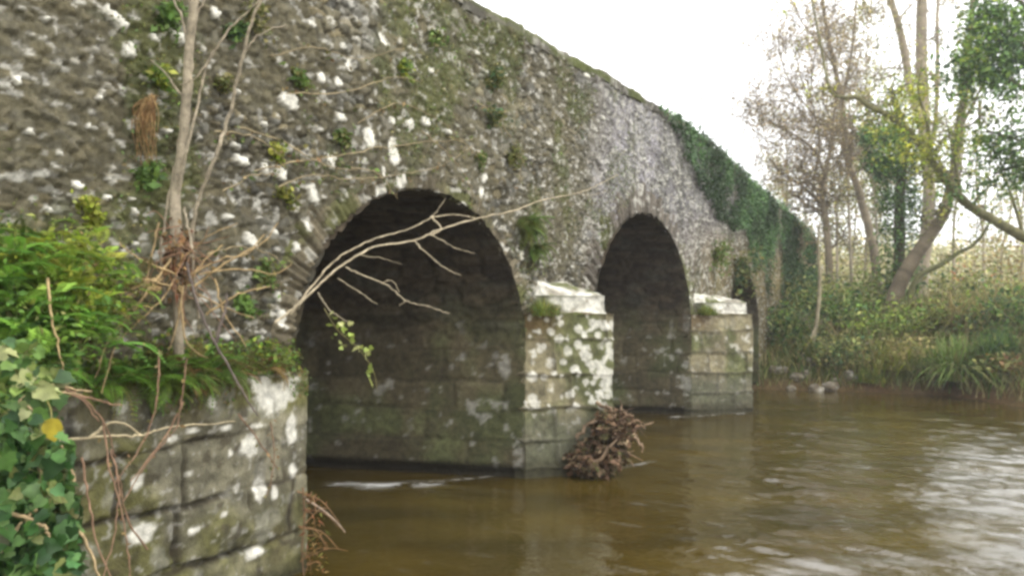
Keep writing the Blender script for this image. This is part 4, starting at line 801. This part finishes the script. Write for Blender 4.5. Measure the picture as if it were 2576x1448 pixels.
for a in [('bramble_bush', 'dark green bramble where the bridge wall meets the right bank', 1990, 22.0, 1.5, 1.5, 2600, .11, DGR+GRN[:1], 'bush'), ('bramble_bush', 'dark bramble overhanging the stones at the water edge', 2095, 20.7, 1.5, 1.0, 2400, .10, DGR+OLV, 'bush'),
          ('leafy_bush', 'mid green bush behind the dark bramble on the right bank', 2110, 23.0, 1.8, 1.5, 2400, .12, GRN+DGR, 'bush'), ('leafy_bush', 'bright green low bush below the ivy clad tree', 2230, 21.5, 1.6, 1.0, 2000, .11, GRN+YGR[1:2], 'bush'),
          ('bramble_bush', 'olive bramble arching over the straw coloured grass', 2350, 21.5, 1.8, 1.2, 2000, .11, OLV+STRAW[2:]+YGR[1:2]+GRN, 'bush'), ('leafy_bush', 'tall grey green bush under the leaning trunk', 2420, 22.5, 1.8, 1.9, 2400, .12, OLV+STRAW[2:]+YGR[1:2]+DGR+STRAW[2:], 'bush'),
          ('leafy_bush', 'dark green bush at the right edge above the grass', 2545, 19.5, 1.4, 1.7, 2200, .11, DGR+GRN, 'bush'), ('beech_bush', 'orange brown leafy bush at the right edge under the mossy branch', 2528, 23.5, 1.7, 4.8, 1900, .10, [(.28, .15, .035), (.22, .13, .04), (.20, .17, .05)], 'bush'),
          ('red_shrub', 'small red leaved shrub behind the leaning trunk', 2425, 27.0, 1.1, 3.0, 420, .11, [(.42, .10, .05), (.36, .15, .07), (.30, .18, .08)], 'shrub'), ('leafy_bush', 'dark green bush at the foot of the slim pale sapling', 2040, 23.5, 1.4, 2.0, 2000, .11, DGR+OLV, 'bush'),
          ('dead_bracken', 'clump of tan dead bracken at the water edge below the olive bramble', 2290, 20.2, 1.3, .8, 1300, .12, STRAW+OLV, 'bracken'), ('leafy_bush', 'olive bush between the ivy clad tree and the leaning trunk', 2190, 25.0, 1.8, 1.9, 2200, .12, OLV+STRAW[2:]+YGR[1:2]+GRN, 'bush'),
          ('dead_bracken', 'brown bracken with fallen leaves at the right edge of the water', 2556, 17.9, 1.2, .6, 700, .11, DRYC[:2]+OLV+[(.20, .09, .04)], 'bracken'), ('leafy_bush', 'pale yellow bush behind the trees at the right', 2480, 30.0, 2.6, 1.5, 1000, .14, STRAW+YGR, 'bush'), ('leafy_bush', 'olive bush behind the bare tree next to the bridge end', 2075, 33.0, 2.2, 3.2, 1800, .14, OLV+STRAW, 'bush')]:
    bush(*a, group=RBG)
for a in [('long bright green grass drooping to the water at the right', 2430, 18.9, 1300, 1.35, [(.17, .28, .06), (.15, .24, .06), (.24, .32, .09), (.30, .28, .12)], .55), ('green grass tussock left of the tallest grass', 2350, 19.7, 700, .9, GRN+YGR[1:2]+STRAW[:1], .5), ('straw coloured grass mixed with green on the water edge', 2250, 20.1, 700, .9, STRAW+YGR[:2], .55),
          ('pale grass tussock on the slope behind the bright grass', 2460, 20.6, 1000, 1.4, STRAW+STRAW+GRN[:1], .7), ('green grass at the right frame edge', 2520, 18.5, 500, 1.0, GRN+DGR, .45), ('pale dry grass on the slope below the leaning trunk', 2370, 22.3, 900, 1.3, STRAW+STRAW+OLV[:1], .8), ('yellow green grass beside the water edge stones', 2190, 20.0, 360, .6, YGR+GRN+OLV, .4),
          ('straw grass along the slope at the right edge', 2540, 21.0, 900, 1.5, STRAW+STRAW+OLV[:1], .8), ('olive grass in front of the pale sapling', 2040, 21.3, 300, .7, OLV+GRN, .4), ('short grass on the slope left of the leaning trunk', 2270, 23.0, 500, 1.0, OLV+STRAW[1:]+GRN, .7)]: tussock(*a)
rk = [(1960, 20.6, .22), (1990, 20.4, .16), (2030, 20.3, .24), (2062, 20.1, .2), (2085, 20.0, .28), (2108, 20.15, .18), (2130, 19.95, .26), (2155, 19.9, .16), (2050, 20.55, .2), (2100, 20.5, .24), (2135, 20.4, .18), (2015, 20.7, .2), (1935, 20.7, .16), (2180, 19.9, .14)]
side = ['beside the bridge end', 'under the bramble', 'at the water edge', 'half in the water']
def rock(u, d, r_, lab):
    d = 20.05+U_(0, 1.15); u = u+U_(-18, 18); b = gp(u, d); th = np.linspace(0, math.pi, 12)[:, None]; ph = np.linspace(0, 2*math.pi, 20)[None]
    dx, dy, dz = np.sin(th)*np.cos(ph), np.sin(th)*np.sin(ph), np.cos(th)+0*ph; o = rng.random()*50
    rr = r_*U_(.4, .8)*(.5+1.0*fbm(dx*1.6+o, dy*1.6+dz*1.9, 3, 3)); V = np.stack([b[0]+dx*rr*U_(1, 1.4), b[1]+dy*rr, max(b[2], .02)+.03+dz*rr*.85], -1)
    c = mix(np.broadcast_to(np.array([.26, .23, .17])*U_(.5, 1.4), V.shape), LICH*.7, sst(.5, .62, fbm(dx*3+o, dz*3+dy, 3, 9))*.7); c = mix(c, [.09, .065, .035], sst(.45, .6, fbm(dx*2+o, dz*2+dy, 3, 19))*.8)
    tag(MB().grid(V, c).build('river_rock', M_ROCK), lab, 'rock', 'rocks along the right water edge')
RL = ['grey rock nearest the bridge end on the right bank', 'small grey rock beside the bridge end rocks', 'lichen spotted rock in front of the dark bramble', 'rounded rock under the slim pale sapling', 'largest rock at the water edge below the bramble', 'small rock wedged behind the largest rock', 'broad rock right of the largest rock', 'small rock at the right end of the rock line', 'upper grey rock partly under the bramble leaves', 'upper broad rock deep under the bramble', 'small upper rock at the right of the bramble', 'grey rock on the slope beside the bridge end', 'small rock touching the bridge wall foot', 'last low rock before the straw grass']
for (u, d, r_), l in zip(rk, RL): rock(u, d, r_, l)

def grow(mb, p, d, L, r, lvl, tips, up=.1, wander=.35, nchild=4, col=BARKG):
    n = 5; pts = [np.asarray(p, float)]; d = unit(d)
    for i in range(n): d = unit(d+rng.normal(size=3)*wander*.5+np.array([0, 0, up*.3])); pts.append(pts[-1]+d*L/n)
    pts = np.array(pts); mb.tube(pts, np.linspace(r, r*.5, n+1), np.array(col)*U_(.75, 1.25), 5 if r > .02 else 4)
    if lvl == 0: tips.extend(pts[2:]); return
    for k in range(nchild):
        f = U_(.25, 1); i = min(n-1, int(f*n)); q = pts[i]+(pts[i+1]-pts[i])*(f*n-i); ax = unit(pts[i+1]-pts[i]); e = unit(ax*U_(.3, .9)+rvec(1)[0]*.9)
        grow(mb, q, e, L*U_(.45, .75), max(.0065, r*.6), lvl-1, tips, up, wander, nchild, col)
def tree(name, label, limbs, col, lvl, tw, leafc, nleaf, size, ivy=None, group='trees on the right bank', tgap=3, up=.25, spread=.25, kind='leaf', crown='crown', nch=4, skip=.35, clumps=()):
    """limbs: traced (points, r0, r1); twigs grow from their outer part"""
    b = PT(limbs[0][0])[0]; t = thing(name, label, 'tree', b, group); mb = MB(); tips = []
    for pts, r0, r1 in limbs:
        p = stem(mb, PT(pts), r0, r1, col, 9 if r0 > .08 else 6, 8, .004, .04); m = len(p); rs = np.linspace(r0, r1, m)
        for i in range(int(m*skip), m, tgap):
            ax = unit(p[min(i+1, m-1)]-p[max(i-1, 0)]); e = unit(ax*.4+rvec(1)[0]*np.array([1, .8, .9])); grow(mb, p[i], e, tw*U_(.5, 1.2), max(.008, min(.04, rs[i]*.35)), lvl, tips, up, .4, nch, col)
    mb.build('trunk', M_BARK, t)
    if nleaf:
        tips = np.array(tips); mb = MB(); q = tips[rng.integers(0, len(tips), nleaf)]+rng.normal(size=(nleaf, 3))*spread
        leaves(mb, q, size, pal(leafc, nleaf, .35), kind=kind)
        for (u, v, d, ru, rv, n, cc) in clumps:
            q = np.array([P(u+a*ru, v+b_*rv, d+.5*c) for a, b_, c in np.clip(rng.normal(size=(n, 3)), -2, 2)]); q = q[fbm(q[:, 0]*2.2+q[:, 1], q[:, 2]*2.6, 3, 61) > .42]; leaves(mb, q, size, pal(cc, len(q), .4), kind=kind)
        mb.build(crown, M_LEAF, t)
    if ivy:
        mb = MB()
        for (pts, rad, n) in ivy:
            p = spl(PT(pts), 10); q = p[rng.integers(0, len(p), n)]; th = U_(0, 6.28, n); rr = rad*U_(.45, 1.1, n)*(.6+.8*fbm(q[:, 2]*1.2, th*.8, 3, 5)); q = q+np.stack([np.cos(th)*rr, np.sin(th)*rr, U_(-.2, .2, n)], 1)
            leaves(mb, q, .10, pal(DGR+[(.10, .20, .05), (.15, .26, .06), (.12, .22, .05)], n, .35), up=(0, -.3, .8))
        mb.build('ivy', M_IVY, t)
    return t
TWC = (.20, .165, .115)
tree('bare_tree', 'slender nearly bare tree just beyond the bridge end', [([(2083, 900, 25), (2082, 800, 25), (2086, 680, 25), (2078, 560, 25), (2068, 500, 25), (2075, 440, 25), (2088, 380, 25), (2096, 300, 25)], .16, .05), ([(2070, 515, 25), (2040, 487, 25.2), (2012, 463, 25.4), (1977, 445, 25.5), (1945, 415, 25.5)], .07, .025), ([(2014, 463, 25.3), (2047, 445, 25), (2062, 370, 25), (2050, 290, 25), (2030, 200, 25)], .06, .02), ([(2075, 440, 25), (2050, 380, 25), (2000, 340, 25), (1960, 320, 25), (1935, 300, 25)], .05, .02), ([(2050, 290, 25), (2000, 230, 25), (1965, 150, 25), (1958, 90, 25)], .03, .012), ([(2040, 230, 25), (2050, 140, 25), (2080, 60, 25)], .03, .012), ([(2030, 300, 25), (1990, 260, 25), (1940, 255, 25), (1905, 280, 25)], .025, .01), ([(2040, 260, 25), (2010, 180, 25), (2000, 110, 25)], .025, .01), ([(2096, 300, 25), (2110, 220, 25), (2100, 140, 25)], .04, .012)],
     TWC, 2, 1.3, [(.34, .25, .13), (.27, .19, .10), (.36, .32, .15)], 7500, .085, nch=6, tgap=2, spread=.3)
tree('tall_bare_tree', 'tall thin tree with fine brown twigs behind the bare tree', [([(2215, 800, 28), (2197, 625, 28), (2170, 520, 28), (2155, 465, 28), (2130, 395, 28), (2120, 320, 28), (2117, 245, 28), (2095, 150, 28), (2075, 40, 28), (2060, -80, 28)], .17, .05), ([(2125, 358, 28), (2102, 352, 28), (2062, 340, 28), (2010, 325, 28), (1960, 318, 28)], .06, .02), ([(2117, 250, 28), (2140, 150, 28), (2150, 50, 28), (2160, -50, 28)], .06, .02), ([(2100, 170, 28), (2060, 110, 28), (2020, 60, 28), (1990, 0, 28)], .04, .015)],
     TWC, 2, 1.5, [(.34, .25, .13), (.38, .31, .13), (.26, .20, .11)], 7500, .09, nch=6, tgap=2, spread=.3)
tree('ivy_clad_tree', 'upright tree trunk thickly wrapped in dark ivy', [([(2262, 800, 24), (2262, 650, 24), (2264, 500, 24), (2270, 380, 24), (2262, 300, 24), (2240, 220, 24)], .2, .08), ([(2268, 400, 24), (2230, 360, 24), (2205, 330, 24), (2190, 300, 24)], .07, .03)], BARKD, 1, .9, DGR+GRN+YGR[1:2], 900, .10,
     ivy=[([(2262, 760, 24), (2264, 600, 24), (2262, 480, 24)], .60, 3400), ([(2264, 520, 24), (2250, 420, 24), (2225, 360, 24), (2205, 330, 24)], .72, 3800), ([(2240, 440, 24), (2210, 400, 24)], .5, 1300)], skip=.5)
tree('twin_trunk_tree', 'tall tree with two straight bare trunks rising out of view', [([(2300, 820, 30), (2325, 640, 30), (2337, 480, 30), (2325, 330, 30), (2318, 180, 30), (2318, 60, 30), (2320, -100, 30)], .26, .19), ([(2325, 330, 30), (2295, 240, 30), (2278, 150, 30), (2262, 70, 30), (2235, -20, 30), (2220, -110, 30)], .17, .11), ([(2330, 400, 30), (2352, 320, 30), (2358, 180, 30), (2358, 40, 30), (2365, -80, 30)], .10, .05)],
     (.30, .25, .18), 2, 1.3, [(.36, .32, .16), (.30, .32, .12)], 3000, .09, tgap=4, nch=5)
tree('leaning_tree', 'grey tree trunk leaning right up from the bank', [([(2235, 800, 23), (2262, 715, 23), (2305, 640, 23), (2345, 585, 23), (2378, 525, 23), (2398, 440, 23), (2410, 340, 23), (2428, 220, 23), (2440, 100, 23), (2450, -50, 23)], .24, .07), ([(2395, 450, 23), (2360, 400, 23), (2330, 330, 23)], .06, .02), ([(2410, 330, 23), (2455, 250, 23), (2480, 180, 23)], .06, .02)],
     (.13, .105, .07), 2, 1.0, YGR+GRN+OLV, 1800, .10, tgap=4)
tree('mossy_tree', 'mossy leaning tree whose long limb reaches in from the right with yellow leaves', [([(2740, 760, 19), (2660, 640, 19), (2576, 598, 19), (2512, 560, 19), (2442, 520, 19), (2387, 465, 19), (2345, 405, 19), (2317, 370, 19), (2282, 325, 19), (2227, 286, 19), (2187, 268, 19), (2155, 245, 19), (2112, 244, 19), (2087, 222, 19), (2067, 125, 19), (2047, 25, 19), (2035, -60, 19)], .14, .015), ([(2345, 405, 19), (2330, 300, 19), (2310, 230, 19), (2320, 150, 19)], .04, .015), ([(2420, 500, 19), (2400, 400, 19), (2380, 300, 19)], .04, .015), ([(2576, 598, 19), (2540, 480, 19), (2500, 400, 19)], .05, .015)],
     (.15, .14, .07), 1, .8, YGR+[(.42, .42, .06), (.38, .37, .05)], 500, .095, tgap=9, skip=.25, spread=.14, nch=3, clumps=[(2300, 310, 19, 32, 45, 1100, YGR+[(.50, .47, .06)]), (2255, 350, 19.2, 30, 38, 700, YGR+GRN), (2330, 380, 19, 30, 34, 600, YGR), (2310, 230, 19, 25, 32, 420, YGR), (2360, 440, 19, 30, 25, 400, YGR+OLV), (2270, 265, 19.3, 30, 25, 160, YGR), (2200, 330, 19.5, 22, 25, 120, YGR), (2510, 480, 18.5, 40, 40, 300, GRN+YGR)])
tree('low_branch_tree', 'dark low bough slanting up to the right from the bank grass', [([(2285, 770, 22), (2307, 700, 22), (2367, 665, 22), (2412, 635, 22), (2445, 618, 22), (2478, 582, 22), (2500, 520, 22)], .09, .03)], (.09, .09, .04), 1, .7, OLV+YGR, 260, .08, skip=.4)
tree('slim_sapling', 'slim pale sapling standing in front of the bank at the bridge end', [([(2040, 880, 21.6), (2050, 830, 21.6), (2060, 760, 21.6), (2062, 690, 21.6), (2058, 620, 21.6), (2062, 560, 21.6)], .07, .03), ([(2018, 900, 21.2), (2040, 850, 21.4), (2052, 820, 21.6)], .04, .03)], (.30, .26, .17), 1, .6, OLV, 120, .07, skip=.6)
tree('evergreen_tree', 'dense dark green tree filling the top right corner', [([(2690, 800, 17), (2680, 500, 17), (2660, 300, 17), (2640, 100, 17), (2620, -30, 17)], .2, .1), ([(2665, 320, 17), (2600, 240, 17), (2520, 200, 17), (2450, 205, 17), (2410, 215, 17)], .07, .02), ([(2650, 200, 17), (2570, 110, 17), (2490, 70, 17), (2430, 75, 17)], .07, .02), ([(2640, 80, 17), (2560, 0, 17), (2480, -20, 17)], .06, .02), ([(2670, 420, 17), (2600, 370, 17), (2540, 345, 17), (2480, 330, 17)], .05, .02), ([(2675, 480, 17), (2610, 440, 17), (2550, 420, 17), (2500, 440, 17)], .05, .02), ([(2650, 220, 17), (2600, 150, 17), (2520, 130, 17), (2440, 145, 17)], .05, .02)],
     BARKD, 1, .75, GRN+DGR+[(.10, .2, .04), (.13, .22, .05)], 5000, .11, tgap=4, spread=.18, skip=.3, up=-.05, clumps=[(2490, 60, 17, 35, 35, 700, GRN+YGR[1:2]), (2550, 120, 16.8, 35, 40, 700, GRN+DGR), (2455, 150, 17, 25, 30, 600, GRN+YGR[1:2]), (2560, 30, 17, 30, 30, 600, GRN), (2520, 200, 17, 40, 25, 700, DGR+GRN), (2435, 100, 17.2, 20, 35, 300, GRN+YGR), (2560, 240, 17, 30, 30, 500, GRN), (2470, 350, 18, 40, 25, 300, GRN+YGR), (2430, 250, 18, 22, 34, 320, YGR+GRN), (2500, 290, 17.4, 45, 25, 300, GRN+OLV), (2400, 330, 18.5, 25, 35, 200, YGR+OLV), (2450, 430, 18, 40, 30, 160, OLV+GRN), (2560, 400, 18, 25, 30, 200, OLV+YGR)])
thin = [(1985, 38, 330, 'thin twiggy tree whose top shows just over the parapet end'), (2180, 35, 150, 'fine twigged tree behind the ivy clad trunk'), (2270, 34, 60, 'tall fine twigged tree left of the twin trunks'), (2105, 31, 120, 'ivy spotted thin tree right of the bare tree'), (2145, 29, 60, 'slender grey tree in the middle of the fine twigs'), (2205, 30, 40, 'slender tree left of the twin trunks'), (2400, 30, 60, 'slender straight tree right of the twin trunks'), (2470, 28, 200, 'slender tree below the dense dark green tree'), (2010, 34, 420, 'thin bare tree just right of the bridge end'), (2130, 36, 300, 'thin bare tree between the bare tree and the tall thin tree'), (2165, 32, 420, 'short thin tree left of the ivy clad trunk'), (2225, 38, 200, 'pale thin tree behind the ivy clad trunk'), (2520, 35, 330, 'thin tree behind the orange brown bush'), (2560, 30, 150, 'thin tree behind the dense dark green tree')]
for u, d, vt, lab in thin:
    vb = HZ+(EYE-float(gp(u, d)[2]))/d*F; k = U_(-25, 25, 4); tree('thin_tree', lab, [([(u, vb+6, d), (u+k[0], vb*.7+vt*.3, d), (u+k[1], vb*.4+vt*.6, d), (u+k[2], vt, d)], .07, .015), ([(u+k[0]*.8, vb*.6+vt*.4, d), (u+k[3]*2, vb*.3+vt*.7, d)], .035, .015)], (.32, .28, .21), 2, 1.2, STRAW+OLV+YGR[1:], 2400 if u < 2350 else 900, .11, nch=5 if u < 2350 else 4, group='thin trees behind the right bank', tgap=4)
mb = MB(); n = 60000; a = U_(0, 1, n); y = 55+U_(0, 30, n); x = y*U_(.05, 1.1, n); hh = (2.5+8.5*fbm(x*.16, y*.02, 3, 5))*(1-.05*sst(.50, .57, x/y)); k = U_(0, 1, n)**.9
zz = ground_z(x, y); leaves(mb, np.stack([x, y, zz+k*hh], 1), .40, pal([(.50, .46, .26), (.42, .40, .20), (.55, .46, .28), (.34, .36, .18)], n, .3)); tag(mb.build('far_wood', M_LEAF), 'autumn wood tinted pale for haze, far behind the trees on the right bank', 'wood', kind='stuff')  # distance haze put into the pale leaf colours
mb = MB(); n = 30000; x = U_(6, 22, n); y = U_(14, 34, n)*1.0; y = np.where(rng.random(n) < .5, 14+(y-14)*.4, y); r_ = sdist(x, y, RB); k = (r_ > .05); x = x[k]; y = y[k]
m = len(x); mb.inst(BL[1][0], BL[1][1], None, np.stack([x, y, ground_z(x, y)-.02], 1), zrot(U_(0, 6.28, m), U_(-.1, .4, m)), U_(.3, .95, m), pal(OLV+STRAW+STRAW+GRN+DRYC[:1], m, .3)); tag(mb.build('bank_grass', M_LEAF), 'rough grass and weeds over the right bank', 'grass', kind='stuff')
